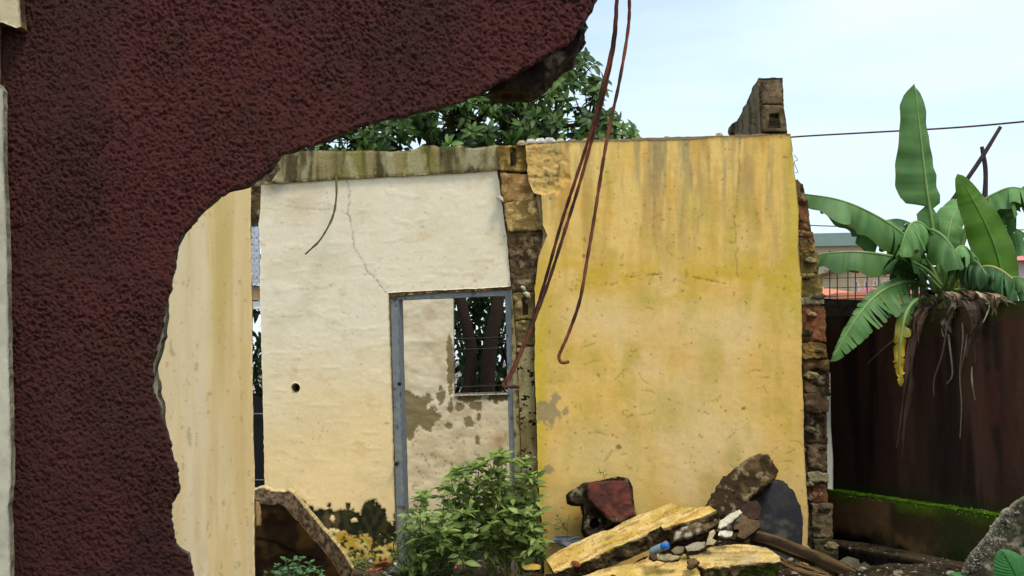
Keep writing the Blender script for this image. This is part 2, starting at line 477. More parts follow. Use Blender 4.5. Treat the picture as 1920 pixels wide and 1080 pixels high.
jam = root('cream_plaster_pier', 'narrow chipped cream grey plaster pier at the left end of the dark maroon wall', 'pier', (-1.9, 4.3, 0))
slab('plaster_face', [(0, 158), (6, 170), (6, 300), (11, 420), (14, 560), (17, 700), (20, 860), (21, 900), (14, 950), (18, 1000), (19, 1082), (24, 1600), (-230, 1600), (-230, 165)],
     vplane(0, 4.45, 1000, 4.45), .04, M_paint, jam, step=4, fn=const(lin(190, 182, 160), .003, 14, 4, .35), jag=3, seed=21, rim_fn=rim_conc((150, 140, 118), (110, 100, 80)))
slab('plaster_face', [(-230, -300), (28, -300), (34, -20), (36, 10), (39, 50), (30, 52), (4, 42), (-230, 40)], vplane(0, 4.42, 1000, 4.42), .06, M_paint, jam, step=4,
     fn=const(lin(206, 188, 150), .004, 16, 7, .35), jag=2, seed=22, rim_fn=rim_conc((120, 95, 66), (70, 52, 36)))
slab('broken_block', [(-230, 30), (-2, 35), (-3, 165), (-230, 170)], vplane(0, 4.475, 1000, 4.475), .02, M_brick, jam, step=6,
     fn=rubble([lin(120, 100, 80), lin(80, 60, 45), lin(150, 140, 120)], .01, 20, 2))

# ================================================================== left yellow side wall (seen edge on)
P_L = (np.array([-1.62, 8.0, 0]), np.array([1.0, 0, 0]))
ax, by = at(475, 690, 8.0)[0], 8.0
P_L = (np.array([ax, 8.0, 0]), np.array([1.0, 0, 0]) / 1.0)
def px_of(Y): return 960 + ax / Y * F
def f_left(px, py, W):
    y, z = W[:, 1], W[:, 2]
    c = np.tile(lin(240, 208, 146), (len(px), 1))
    c = mixc(c, lin(244, 220, 176), ss(.36, .66, fbm(y * 2.0, z * .5, 0, 31, 5, .6)))
    c = mixc(c, lin(196, 176, 92), ss(.46, .72, fbm(y * 4.5, z * .55, 1, 33, 5, .6)) * ss(.9, 2.4, z) * .55)
    c = mixc(c, lin(196, 160, 96), ss(.62, .8, fbm(y * 9, z * 5, 2, 35, 4)) * .25 * ss(1.8, .6, z))
    c = mixc(c, lin(200, 150, 72), ss(.5, .75, fbm(y * 7, z * 1.0, 5, 36, 4)) * .2)
    c = mixc(c, lin(120, 92, 50), ss(.74, .8, fbm(y * 14, z * 20, 4, 37, 3)) * .35)
    return (fbm(y * 3, z * 2, 0, 7, 3) - .5) * .02, c
lw = root('yellow_side_wall', 'pale yellow streaked wall seen almost edge on beside the broken maroon wall', 'wall', (ax - .1, 6.5, 0))
zt = lambda Y, z: 0
def proj(P):
    d = np.asarray(P, float) - CAM; s = d @ _fwd
    return (960 + F * (d @ _rt) / s, 540 - F * (d @ _up) / s)
lo = [proj((ax, 4.95, -.1)), proj((ax, 8.02, -.1)), proj((ax, 8.0, .5)), proj((ax, 8.01, 1.0)), proj((ax, 7.97, 1.5)), proj((ax, 8.0, 2.0)), proj((ax, 7.97, 2.6)), proj((ax, 7.99, 3.1)),
      proj((ax, 7.2, 3.3)), proj((ax, 6.4, 3.1)), proj((ax, 5.6, 3.35)), proj((ax, 4.95, 3.2))]
slab('painted_plaster', lo, P_L, .02, M_paint, lw, step=3.5, fn=f_left, jag=1.2, seed=31, jscale=14, rings=2, rim_fn=rim_conc((196, 176, 130), (140, 120, 80)), coarse=4)
slab('concrete_core', lo, (P_L[0] - P_L[1] * .021, P_L[1]), .16, M_conc, lw, step=12, fn=const(lin(130, 115, 90), .003), rings=5, rim_rough=.02, seed=32, rim_fn=RC, smooth=False)

# ================================================================== cream wall with door opening
CW = lambda off=0.0: vplane(490, 10.9, 960, 10.47, off)
def f_cream(px, py, W):
    x, z = W[:, 0], W[:, 2]
    c = np.tile(lin(248, 232, 200), (len(px), 1))
    low = ss(560, 860, py + 70 * (fbm(x * 2.5, z * 2.5, 0, 41, 4) - .5) * 2)
    c = mixc(c, lin(248, 214, 150), low * .85)
    c = mixc(c, lin(226, 202, 154), ss(.48, .74, fbm(x * 4, z * 4, 3, 42, 5)) * .3)
    c = mixc(c, lin(206, 168, 106), ss(.6, .8, fbm(x * 7, z * 7, 5, 43, 5)) * .25)
    c = mixc(c, lin(150, 118, 72), ss(.82, .86, fbm(x * 20, z * 50, 7, 44, 3)) * .5)
    # darker brown patch under the beam's broken left end
    c = mixc(c, lin(110, 88, 62), blobs(px, py, [(505, 345, 40, 42)]).clip(0, 1) * .8)
    c = mixc(c, lin(198, 160, 112), blobs(px, py, [(560, 380, 60, 60)]).clip(0, 1) * .35)
    disp = (fbm(x * 2, z * 4, 0, 45, 4) - .5) * .008 + (fbm(x * 22, z * 30, 0, 46, 3) - .5) * .0022
    disp = disp + (ss(.66, .72, fbm(x * 6, z * 22, 0, 47, 3))) * .0016
    jx = (fbm(px / 6, py / 6, 0, 48, 3) - .5) * 5
    for pts, w, k in (([(650, 338), (656, 362), (652, 400), (660, 430), (664, 465), (680, 490), (688, 510), (706, 522), (712, 535), (724, 549)], 1.1, .75),
                      ([(538, 387), (575, 393), (612, 393), (640, 395), (658, 408)], .8, .5),
                      ([(560, 543), (600, 542), (632, 533)], .8, .5), ([(595, 830), (603, 812), (606, 800)], 1.0, .4), ([(680, 516), (706, 516)], .8, .5),
                      ([(640, 585), (648, 589), (660, 587)], 1, .4)):
        d = seg_dist(px + jx, py + jx, pts); mk_ = np.exp(-(d / w) ** 2)
        c = mixc(c, lin(136, 110, 74), mk_ * k * .8); disp = disp - mk_ * .003
    # peeled, mouldy foot of the wall
    nz_ = (fbm(px / 13, py / 13, 0, 51, 4, .6) - .5)
    b = blobs(px, py, [(612, 972, 34, 24), (640, 975, 36, 26), (668, 984, 42, 24), (700, 972, 30, 40), (722, 1000, 26, 30), (566, 944, 9, 8), (578, 957, 14, 10), (652, 950, 6, 9), (617, 948, 5, 6), (745, 985, 12, 30)])
    m1 = ss(.14, .20, b + nz_ * .75)
    hole_ = ss(.0, .1, blobs(px, py, [(623, 972, 5, 6), (664, 976, 6, 5), (645, 1002, 6, 8)]))
    m1 = m1 * (1 - hole_)
    c = mixc(c, mixc(np.tile(lin(58, 54, 18), (len(px), 1)), lin(26, 28, 10), ss(.4, .6, fbm(px / 9, py / 16, 0, 52, 4))), m1)
    brown = ss(.3, .6, blobs(px, py, [(622, 972, 30, 26)]) + nz_ * 1.2) * m1 * .7
    c = mixc(c, lin(98, 84, 50), brown)
    b2 = ss(.05, .2, blobs(px, py, [(660, 1025, 75, 36), (715, 1030, 40, 36)]) + nz_ * .3)
    hole2 = ss(.55, .6, fbm(px / 7, py / 7, 0, 54, 4, .6))
    c = mixc(c, mixc(np.tile(lin(214, 190, 112), (len(px), 1)), lin(190, 156, 60), ss(.4, .6, fbm(px / 20, py / 12, 0, 56, 3))), b2 * (1 - m1))
    c = mixc(c, lin(58, 58, 24), b2 * hole2)
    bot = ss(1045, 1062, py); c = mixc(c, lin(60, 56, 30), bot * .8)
    disp = disp - .010 * m1 - .009 * b2 * hole2 + .01 * b2 * (fbm(px / 9, py / 9, 0, 57, 3) - .4)
    return disp, c
cw = root('cream_wall', 'cream plastered wall with an empty doorway under a streaked concrete beam', 'wall', tuple(at(740, 1050, 10.65)))
CRM = [(490, 346), (560, 341), (640, 336), (740, 330), (850, 325), (932, 319), (937, 350), (941, 382), (946, 420), (951, 450), (955, 500), (958, 537),
       (900, 541), (800, 545), (728, 549), (731, 640), (735, 760), (738, 900), (742, 1000), (744, 1085), (500, 1085), (497, 960), (494, 800), (490, 650), (487, 540), (489, 470), (485, 420), (489, 380)]
hole = [(554 + 8.5 * math.cos(a), 727 + 9 * math.sin(a)) for a in np.linspace(0, 2 * math.pi, 15)[:-1]]
slab('painted_plaster', CRM, CW(), .02, M_paint, cw, step=2.5, fn=f_cream, holes=[hole], jag=1.6, seed=40, jscale=9, rings=2, rim_rough=.003,
     rim_fn=rim_conc((214, 200, 168), (150, 130, 96)))
slab('concrete_core', [(493, 342), (932, 316), (955, 330), (962, 537), (732, 552), (746, 1085), (503, 1085), (498, 900), (492, 700), (489, 540), (492, 400)],
     CW(-.0205), .14, M_conc, cw, step=9, fn=const(lin(120, 92, 66), .002), holes=[[(554 + 8 * math.cos(a), 727 + 8 * math.sin(a)) for a in np.linspace(0, 2 * math.pi, 11)[:-1]]],
     jag=1.2, seed=41, rim_rough=.006, rim_fn=rim_conc((205, 190, 150), (160, 140, 104)), smooth=False)
slab('hole_lining', [(540, 712), (568, 712), (568, 742), (540, 742)], CW(-.13), .02, M_conc, cw, step=8, fn=const(lin(92, 44, 30)))
def f_beam(px, py, W):
    x, z = W[:, 0], W[:, 2]
    c = np.tile(lin(158, 142, 98), (len(px), 1))
    s = fbm(px / 16, py / 260, 0, 61, 4, .6); s2 = fbm(px / 45, py / 200, 0, 63, 3)
    c = mixc(c, lin(74, 62, 38), ss(.5, .66, s) * .9)
    c = mixc(c, lin(128, 118, 46), ss(.52, .64, s2) * .6)
    c = mixc(c, lin(60, 50, 34), np.maximum(blobs(px, py, [(845, 290, 26, 60), (882, 290, 26, 60), (905, 300, 10, 50)]), 0).clip(0, .5) * 1.4)
    c = mixc(c, lin(186, 174, 132), ss(.56, .7, fbm(px / 22, py / 60, 0, 65, 4)) * .7)
    c = mixc(c, lin(48, 42, 22), np.exp(-((px - 630) / 5.5) ** 2) * ss(345, 300, py) * .5 + np.exp(-np.hypot(px - 630, py - 334) ** 2 / 30) * .9)
    return (fbm(x * 6, z * 14, 0, 62, 5, .6) - .5) * .009, c
beam = slab('concrete_beam', [(520, 284), (575, 281), (640, 283), (700, 281), (735, 284), (775, 280), (790, 272), (815, 272), (830, 278), (862, 272), (885, 277), (930, 272), (936, 272),
      (936, 317), (900, 321), (800, 327), (640, 335), (560, 341), (522, 343), (508, 338), (524, 318), (514, 300)],
     CW(.035), .24, M_conc, cw, step=3, fn=f_beam, jag=2.2, seed=60, jscale=22, rim_fn=rim_conc((170, 160, 130), (110, 96, 66)), rim_rough=.012, round_px=4, round_m=.012)
slab('broken_beam_end', [(484, 330), (497, 316), (508, 300), (522, 290), (530, 300), (526, 322), (530, 336), (520, 344), (500, 345), (486, 343)], CW(-.02), .2, M_brick, cw, step=3,
     fn=rubble([lin(150, 132, 100), lin(92, 74, 52), lin(190, 178, 150)], .02, 22, 5), jag=3, seed=64, rim_fn=RC, rim_rough=.015, smooth=False)
fr = slab('door_frame', [(733, 552), (840, 546), (958, 540), (963, 700), (968, 1085), (957, 1085), (955, 860), (951, 700), (947, 554), (748, 562), (751, 700), (756, 850), (760, 1000), (763, 1085), (747, 1085), (742, 900), (738, 760), (735, 640)],
     CW(-.03), .12, M_steel, cw, step=4, fn=lambda px, py, W: ((fbm(px / 30, py / 30, 0, 2, 3) - .5) * .004,
         mixc(mixc(np.tile(lin(122, 129, 132), (len(px), 1)), lin(150, 144, 126), ss(.62, .68, fbm(px / 12, py / 5, 0, 72, 4)) * .6), lin(50, 52, 50), ss(.68, .73, fbm(px / 8, py / 14, 3, 73, 4)) * .8)),
     jag=.8, seed=70, rim_fn=lambda W, f, pc: np.tile(lin(104, 110, 114), (len(W), 1)), rim_rough=.001)
acc = Acc()
for (x, y) in ((749, 720), (743, 870)):
    p = at(x, y, 10.62); V, Fc = tube_geo([p + np.array([0, .02, 0]), p - np.array([.0, .03, 0])], .016, 8); acc.add(V, Fc, lin(26, 24, 22))
acc.build('door_hinge', M_rust, cw)
slab('jamb_plaster', [(960, 537), (966, 548), (970, 640), (974, 760), (979, 900), (985, 1085), (969, 1085), (965, 860), (961, 700), (958, 545)], CW(-.012), .12, M_paint, cw, step=3,
     fn=lambda px, py, W: ((fbm(px / 9, py / 9, 0, 2, 3) - .5) * .008, mixc(np.tile(lin(206, 180, 122), (len(px), 1)), lin(120, 98, 62), ss(.5, .6, fbm(px / 5, py / 11, 0, 74, 4)))),
     jag=1.5, seed=71, jscale=7, rim_fn=RC)
slab('lintel_edge', [(727, 548), (800, 544), (900, 538), (950, 535), (958, 540), (950, 543), (900, 546), (800, 550), (740, 556), (731, 556)], CW(-.014), .05, M_brick, cw, step=2.5,
     fn=rubble([lin(150, 110, 60), lin(96, 72, 44), lin(200, 170, 120)], .008, 40, 7), jag=1, seed=75, rim_fn=RC)

# ================================================================== blocks of the broken junction beside the doorway
JP = lambda off=0.0: vplane(935, 10.42, 1003, 10.40, off)
jw = root('broken_block_junction', 'crumbling column of hollow concrete blocks between the doorway and the mossy yellow wall', 'wall', tuple(at(985, 1050, 10.4)))
blk = [
 ([(930, 273), (990, 271), (992, 322), (936, 320)], [[(956, 279), (962, 276), (967, 281), (968, 306), (966, 314), (957, 312)]], (128, 106, 58), .008, .01),
 ([(938, 324), (992, 326), (1003, 362), (1000, 378), (943, 378)], [], (152, 122, 82), .01, 0.),
 ([(944, 381), (1016, 366), (1014, 400), (1020, 432), (952, 434)], [], (150, 128, 84), .012, 0.004),
 ([(953, 440), (1026, 436), (1014, 470), (1004, 484), (956, 486)], [], (84, 66, 46), .03, -.03),
 ([(957, 489), (1006, 486), (1004, 514), (959, 516)], [], (72, 62, 52), .03, -.035),
 ([(959, 519), (1004, 517), (1003, 545), (961, 547)], [], (104, 90, 70), .025, -.01),
 ([(962, 549), (1004, 547), (1003, 598), (966, 599)], [[(979, 560), (985, 557), (990, 561), (990, 590), (980, 592)]], (124, 108, 76), .012, 0),
 ([(966, 602), (1003, 600), (1003, 648), (969, 649)], [], (122, 108, 74), .02, -.004)]
for i, (pl, hl, c, amp, off) in enumerate(blk):
    c1 = lin(*c) * np.array([1.35, 1.25, 1.0])
    slab('concrete_block', pl, JP(off), .17, M_brick, jw, step=2.2, holes=hl, jag=3.2, seed=80 + i, jscale=9, smooth=False,
         fn=rubble([c1, c1 * .55, c1 * 1.5 + .03], amp, 17, 80 + i), rim_fn=rim_conc((100, 84, 58), (44, 34, 24)), rim_rough=.012, rings=4, round_px=4, round_m=.01)
slab('mortar_backing', [(934, 275), (1030, 275), (1030, 650), (1010, 1085), (985, 1085), (968, 650), (955, 480)], JP(-.03), .1, M_brick, jw, step=3,
     fn=rubble([lin(108, 88, 60), lin(66, 52, 38), lin(150, 132, 100)], .02, 20, 3), rim_fn=RC)
def f_strip(px, py, W):
    pit = ss(.70, .73, fbm(px / 8, py / 5, 0, 91, 4, .6) + .06 * vn(px / 30, py / 60, 0, 94)); r = ss(.4, .6, fbm(px / 20, py / 50, 0, 92, 4))
    c = mixc(np.tile(lin(152, 140, 98), (len(px), 1)), lin(122, 104, 66), r)
    return (fbm(px / 14, py / 14, 0, 93, 4) - .5) * .012 - pit * .03, mixc(c, lin(22, 16, 12), pit)
slab('concrete_strip', [(969, 652), (1003, 650), (1001, 700), (1005, 800), (1009, 900), (1016, 1000), (1018, 1085), (986, 1085), (979, 900), (974, 760)], JP(.002), .17, M_conc, jw, step=2.2,
     fn=f_strip, jag=1, seed=90, rim_fn=RC, smooth=False)
for (x, y, s_) in ((938, 372, 8), (988, 552, 8), (981, 540, 6)):
    slab('mortar_lump', [(x - s_, y - 2), (x - 2, y - s_ * .8), (x + s_ * .6, y - 3), (x + s_ * .8, y + s_ * .8), (x, y + s_ * .7)], JP(.03), .05, M_conc, jw, step=2, fn=const(lin(205, 196, 172), .006, 40),
         round_px=4, round_m=.012, seed=95, rim_fn=rim_conc((190, 180, 160), (150, 140, 118)))

# ================================================================== yellow front wall
YP = lambda off=0.0: vplane(1000, 10.34, 1500, 10.24, off)
rs = random.Random(5)
scr = []
for _ in range(46):
    x, y = rs.uniform(1040, 1490), rs.uniform(330, 900); a = rs.gauss(0, .5) + (1.5 if rs.random() < .4 else 0); l_ = rs.uniform(6, 34); k = rs.gauss(0, .3)
    scr.append([(x + l_ * t * math.cos(a + k * t), y + l_ * t * math.sin(a + k * t)) for t in (0, .33, .66, 1)])
def f_yel(px, py, W):
    x, z = W[:, 0], W[:, 2]
    n = len(px); c = np.tile(lin(240, 200, 116), (n, 1))
    
    c = mixc(c, lin(240, 202, 134), ss(.42, .62, fbm(px / 120, py / 150, 0, 101, 5)) * ss(480, 620, py))
    c = mixc(c, lin(234, 186, 92), ss(.42, .66, fbm(px / 60, py / 90, 0, 102, 5)) * .6)
    up = ss(640, 300, py)
    c = mixc(c, lin(160, 130, 78), ss(.44, .70, fbm(px / 22, py / 170, 0, 103, 5, .6)) * (up * .55 + .04))
    c = mixc(c, lin(206, 150, 62), ss(.46, .72, fbm(px / 20 + 5, py / 130, 0, 104, 5, .6)) * (up * .45 + .1))
    c = mixc(c, lin(136, 128, 98), ss(.5, .72, fbm(px / 14 + 9, py / 110, 0, 105, 5)) * ss(520, 280, py) * .6)
    c = mixc(c, lin(200, 172, 70), ss(.44, .76, fbm(px / 36, py / 95, 2, 106, 6, .6)) * .7 * ss(300, 460, py) * (1 - .5 * ss(800, 960, py)))
    c = mixc(c, lin(214, 176, 52), (np.exp(-((py - 525 - 12 * np.sin(px / 60)) / 42) ** 2) * ss(.3, .6, fbm(px / 50, py / 30, 0, 116, 4))).clip(0, 1) * .75)
    c = mixc(c, lin(238, 208, 146), blobs(px, py, [(1140, 600, 120, 60), (1330, 610, 120, 60), (1130, 850, 110, 80), (1300, 800, 150, 130)]).clip(0, 1) ** .7 * .6)
    c = mixc(c, lin(170, 160, 56), blobs(px, py, [(1376, 850, 22, 48), (1330, 900, 26, 34), (1140, 340, 14, 60), (1210, 560, 40, 30), (1260, 780, 40, 60)]).clip(0, 1) * .5)
    c = mixc(c, lin(216, 184, 50), np.exp(-((px - 1012) / 13) ** 2) * ss(560, 640, py) * .75)
    c = mixc(c, lin(206, 180, 40), np.exp(-((px - 1487) / 16) ** 2) * ss(700, 500, py) * .5)
    e = blobs(px, py, [(1028, 772, 30, 34), (1040, 745, 12, 12), (1027, 880, 12, 16), (1060, 770, 8, 10)]) + (fbm(px / 9, py / 9, 0, 107, 4) - .5) * 1.2
    c = mixc(c, lin(156, 138, 104), ss(.2, .4, e) * .8)
    c = mixc(c, lin(120, 92, 44), ss(.79, .83, fbm(px / 8, py / 7, 5, 108, 3)) * .6)
    c = mixc(c, lin(128, 108, 66), blobs(px, py, [(1100, 1000, 60, 60), (1040, 990, 40, 50)]).clip(0, 1) * .5)
    c = mixc(c, lin(120, 96, 60), ss(262, 252, py - (px - 1480) * -.03) * .6)
    disp = (fbm(px / 90, py / 60, 0, 109, 4) - .5) * .010 + (fbm(px / 10, py / 8, 0, 110, 3) - .5) * .0025
    for s_ in scr:
        bb = np.array(s_); k = (px > bb[:, 0].min() - 4) & (px < bb[:, 0].max() + 4) & (py > bb[:, 1].min() - 4) & (py < bb[:, 1].max() + 4)
        if k.any():
            d = np.exp(-(seg_dist(px[k], py[k], s_) / 1.1) ** 2) * .6
            c[k] = mixc(c[k], lin(140, 106, 56), d * .8); disp[k] -= d * .003
    d = seg_dist(px + 4 * (vn(px / 8, py / 8) - .5), py, [(1145, 535), (1180, 520), (1240, 514), (1300, 520), (1360, 532)]); m = np.exp(-(d / 1.3) ** 2) * ss(.4, .55, fbm(px / 16, 0 * py, 0, 3, 2))
    c = mixc(c, lin(132, 96, 40), m * .8); disp = disp - m * .005
    d = seg_dist(px + 5 * (vn(px / 8, py / 8) - .5), py, [(1388, 300), (1384, 340), (1378, 420), (1382, 520)]); m = np.exp(-(d / 1.2) ** 2)
    c = mixc(c, lin(130, 92, 40), m * .5); disp = disp - m * .003
    # flaking corner, top left
    e = blobs(px, py, [(1010, 300, 50, 55), (1030, 335, 42, 30)]) + (fbm(px / 14, py / 14, 0, 115, 3) - .5) * .8; fl = ss(.05, .3, e)
    q = fbm(px / 11, py / 6, 0, 111, 4, .6)
    c = mixc(c, mixc(np.tile(lin(222, 178, 94), (n, 1)), lin(132, 104, 56), ss(.54, .64, q)), fl * .6); disp = disp - fl * .012 + fl * (q - .5) * .03
    c = mixc(c, lin(78, 60, 28), np.exp(-(seg_dist(px, py + 14 * (q - .5), [(988, 330), (1020, 330), (1046, 332), (1049, 308)]) / 1.8) ** 2) * .8)
    # a flower-like scar and small chips
    c = mixc(c, lin(118, 100, 60), ss(.3, .5, blobs(px, py, [(1160, 838, 9, 8), (1394, 766, 6, 4), (1238, 520, 5, 3), (1031, 372, 5, 4), (1095, 480, 5, 5)])) * .8)
    return disp, c
YEL = [(985, 270), (1040, 266), (1110, 265), (1180, 264), (1230, 263), (1300, 262), (1345, 256), (1372, 253), (1384, 256), (1400, 257), (1440, 252), (1483, 251),
       (1488, 300), (1492, 340), (1498, 400), (1496, 470), (1502, 520), (1504, 600), (1503, 680), (1507, 760), (1507, 820), (1511, 900), (1516, 960), (1514, 1020), (1520, 1100),
       (1022, 1100), (1018, 1000), (1009, 900), (1006, 780), (1002, 690), (1004, 600), (1003, 540), (1010, 480), (1026, 441), (1018, 420), (1015, 366), (1000, 362), (990, 335)]
yw = root('mossy_yellow_wall', 'mossy mustard yellow plastered wall standing alone right of the doorway', 'wall', tuple(at(1250, 1050, 10.3)))
slab('painted_plaster', YEL, YP(), .022, M_paint, yw, step=2.5, fn=f_yel, jag=1.8, seed=100, jscale=10, rings=2, rim_rough=.003, rim_fn=rim_conc((190, 160, 96), (120, 96, 56)))
slab('concrete_core', [(990, 268), (1060, 264), (1345, 254), (1480, 250), (1486, 330), (1496, 400), (1500, 520), (1504, 700), (1508, 900), (1518, 1100), (1024, 1100), (1012, 900), (1008, 560), (1018, 440)],
     YP(-.0225), .16, M_conc, yw, step=9, fn=const(lin(140, 122, 92), .003), jag=2.5, seed=101, rim_rough=.014, rim_fn=rim_conc((170, 158, 132), (96, 84, 62)), smooth=False)
for i, (x, y, s_, c) in enumerate([(978, 266, 9, (196, 176, 140)), (995, 264, 11, (220, 212, 192)), (1012, 263, 12, (236, 232, 222)), (1030, 262, 12, (228, 224, 214)), (1050, 263, 9, (200, 190, 165)),
                                   (1074, 263, 9, (150, 134, 104)), (1098, 262, 8, (170, 150, 116)), (1250, 258, 8, (210, 204, 190)), (1348, 252, 8, (190, 170, 120)), (1216, 260, 7, (130, 118, 96)), (1136, 262, 8, (140, 126, 98))]):
    slab('mortar_lump', [(x - s_, y + 3), (x - s_ * .5, y - s_ * .35), (x + s_ * .5, y - s_ * .4), (x + s_, y + 1), (x + s_ * .9, y + 5), (x - s_ * .8, y + 6)], YP(-.01 - .05 * (i % 3)), .08, M_conc, yw,
         step=2.5, fn=const(lin(*c), .01, 30, i), jag=1.5, seed=120 + i, jscale=5, round_px=3, round_m=.01, rim_fn=rim_conc(c, tuple(int(k * .7) for k in c)))

# right-hand broken end: toothed blocks
EP = lambda off=0.0: vplane(1500, 10.36, 1560, 10.36, off)
ew = root('broken_wall_end', 'ragged vertical end of stacked hollow blocks at the right edge of the yellow wall', 'wall', tuple(at(1530, 1040, 10.36)))
segs = [  # y0, y1, x0, x1, colour, depth, roughness
 (338, 372, 1488, 1503, (112, 88, 62), -.03, .012), (374, 432, 1494, 1518, (118, 84, 56), -.02, .03), (434, 470, 1496, 1527, (128, 100, 64), .0, .03), (472, 512, 1497, 1536, (122, 104, 62), .0, .022), (514, 556, 1499, 1543, (142, 122, 74), .0, .02),
 (558, 570, 1500, 1546, (130, 124, 104), .012, .02), (573, 640, 1501, 1549, (128, 84, 60), -.005, .012), (644, 672, 1503, 1552, (138, 112, 66), .01, .03),
 (675, 736, 1505, 1556, (104, 84, 56), -.01, .022), (739, 772, 1508, 1553, (112, 88, 72), .006, .01), (775, 832, 1510, 1552, (96, 76, 60), -.02, .02), (835, 884, 1514, 1552, (110, 90, 74), .0, .026),
 (887, 903, 1514, 1554, (150, 140, 116), .012, .02), (906, 942, 1522, 1552, (122, 84, 62), -.02, .008), (945, 1008, 1522, 1562, (112, 98, 78), .002, .02), (1012, 1052, 1526, 1572, (96, 92, 66), .01, .022)]
for i, (ya, yb, xa, xb, c, off, amp) in enumerate(segs):
    c1 = lin(*c) * np.array([1.15, 1.1, .9]); hl = []
    if i == 8: hl = [[(1519, 694), (1534, 690), (1549, 698), (1549, 724), (1534, 728), (1520, 716)]]
    if i == 10: hl = [[(1524, 783), (1546, 783), (1547, 826), (1521, 826), (1519, 806)]]
    slab('concrete_block', [(xa, ya), ((xa + xb) / 2, ya - 3), (xb - 2, ya + 1), (xb, (ya + yb) / 2), (xb, yb), (xa + 2, yb + 1)], EP(off), .19, M_brick, ew, step=2.5, holes=hl, jag=4.5, seed=140 + i, jscale=8,
         fn=rubble([c1, c1 * .45, c1 * 1.5 + .02], amp, 15, 140 + i), rim_fn=rim_conc(tuple(int(k * .8) for k in c), (46, 36, 26)), rim_rough=.016, rings=5, round_px=4, round_m=.008, smooth=False)
slab('mortar_backing', [(1484, 330), (1506, 345), (1530, 480), (1542, 600), (1548, 700), (1548, 900), (1560, 1085), (1500, 1085)], EP(-.035), .1, M_brick, ew, step=3.5,
     fn=rubble([lin(104, 86, 62), lin(60, 46, 34), lin(150, 136, 108)], .03, 18, 6), jag=2, rim_fn=RC, smooth=False)
for i in range(17):
    y = 440 + i * 36 + (i * 37 % 13); xl = np.interp(y, [370, 620, 900, 1050], [1500, 1506, 1516, 1526]); xr = np.interp(y, [370, 620, 900, 1050], [1518, 1549, 1553, 1566])
    x = xl + (xr - xl) * ((i * 0.618) % 1); s_ = 7 + (i * 5 % 9); k_ = (.8, 1.1, .6)[i % 3]; c = tuple(int(q * k_) for q in (140, 122, 88))
    slab('mortar_lump', [(x - s_, y + 1), (x - s_ * .4, y - s_ * .5 * k_), (x + s_ * .5, y - s_ * .4), (x + s_ * 1.1, y), (x + s_ * .7, y + s_ * .5), (x - s_ * .5, y + s_ * .45)], EP(.02 + .012 * (i % 2)), .07, M_brick, ew, step=2,
         fn=rubble([lin(*c), lin(*c) * .6, lin(*c) * 1.4], .02, 30, i), jag=2.5, seed=700 + i, jscale=5, round_px=4, round_m=.015, smooth=False, rim_fn=rim_conc(c, (60, 48, 34)))
slab('white_plaster_strip', [(1550, 690), (1557, 700), (1558, 800), (1562, 860), (1562, 918), (1552, 916), (1550, 800)], EP(-.2), .03, M_paint, ew, step=3, fn=const(lin(214, 208, 190), .002), rim_fn=rim_conc((190, 180, 160), (150, 140, 120)))
acc = Acc()
V, Fc = tube_geo(spline([at(1488, 290, 10.3), at(1496, 300, 10.28), at(1489, 304, 10.28), at(1496, 322, 10.28), at(1491, 324, 10.28)], 14), .003, 5); acc.add(V, Fc, lin(96, 84, 80))
acc.build('tie_wire', M_rust, ew)

# ================================================================== perpendicular wall stub standing behind the yellow wall
sw = root('wall_stub', 'grey brown hollow block wall stub rising behind the yellow wall top right corner', 'wall', (2.1, 11.2, 0))
XS = at(1426, 200, 10.62)[0]
P_S = (np.array([XS, 11, 0]), np.array([-1.0, 0, 0]))
def f_stub(px, py, W):
    y, z = W[:, 1], W[:, 2]
    c = mixc(np.tile(lin(124, 108, 82), (len(px), 1)), lin(78, 64, 48), ss(.4, .62, fbm(y * 14, z * 2.5, 0, 151, 4)))
    slit = np.exp(-((y - 10.93) / .03) ** 2) * ((z > 3.62) & (z < 3.75)) + np.exp(-((y - 10.98) / .03) ** 2) * ((z > 3.42) & (z < 3.54))
    return (fbm(y * 8, z * 8, 0, 152, 4) - .5) * .03 - slit * .05, mixc(c, lin(20, 16, 14), slit)
so_ = [proj((XS, a, b)) for a, b in ((10.64, 0), (10.64, 3.99), (10.75, 3.99), (10.9, 3.965), (11.1, 3.93), (11.25, 3.90), (11.45, 3.89), (11.64, 3.85), (11.8, 3.82), (11.92, 3.75), (12.0, 3.45), (12.4, 3.35), (13, 3.3), (13, 0))]
slab('block_face', so_, P_S, .2, M_conc, sw, step=3.2, fn=f_stub, jag=2, seed=150, jscale=8, rim_fn=rim_conc((120, 104, 80), (80, 66, 48)), rim_rough=.012, rings=5)
SP = lambda off=0.0: vplane(1420, 10.6, 1480, 10.6, off)
for i, (pl, hl, c) in enumerate([([(1429, 152), (1462, 149), (1466, 175), (1469, 196), (1430, 194)], [], (120, 100, 76)),
                                 ([(1430, 196), (1470, 198), (1474, 222), (1477, 247), (1429, 247)], [[(1443, 214), (1461, 212), (1463, 240), (1441, 240)]], (116, 98, 70))]):
    c1 = lin(*c)
    slab('concrete_block', pl, SP(0.02), .06, M_brick, sw, step=2.4, holes=hl, jag=2, seed=155 + i, jscale=8, fn=rubble([c1, c1 * .55, c1 * 1.5], .012, 18, 155 + i), rim_fn=rim_conc(c, (50, 40, 30)), rings=3,
         round_px=4, round_m=.01, smooth=False)
slab('mortar_backing', [(1431, 170), (1464, 165), (1476, 247), (1478, 300), (1431, 300)], SP(-.042), .2, M_brick, sw, step=6, fn=rubble([lin(84, 66, 48), lin(50, 40, 30), lin(120, 104, 80)], .01, 18, 6), rim_fn=RC)
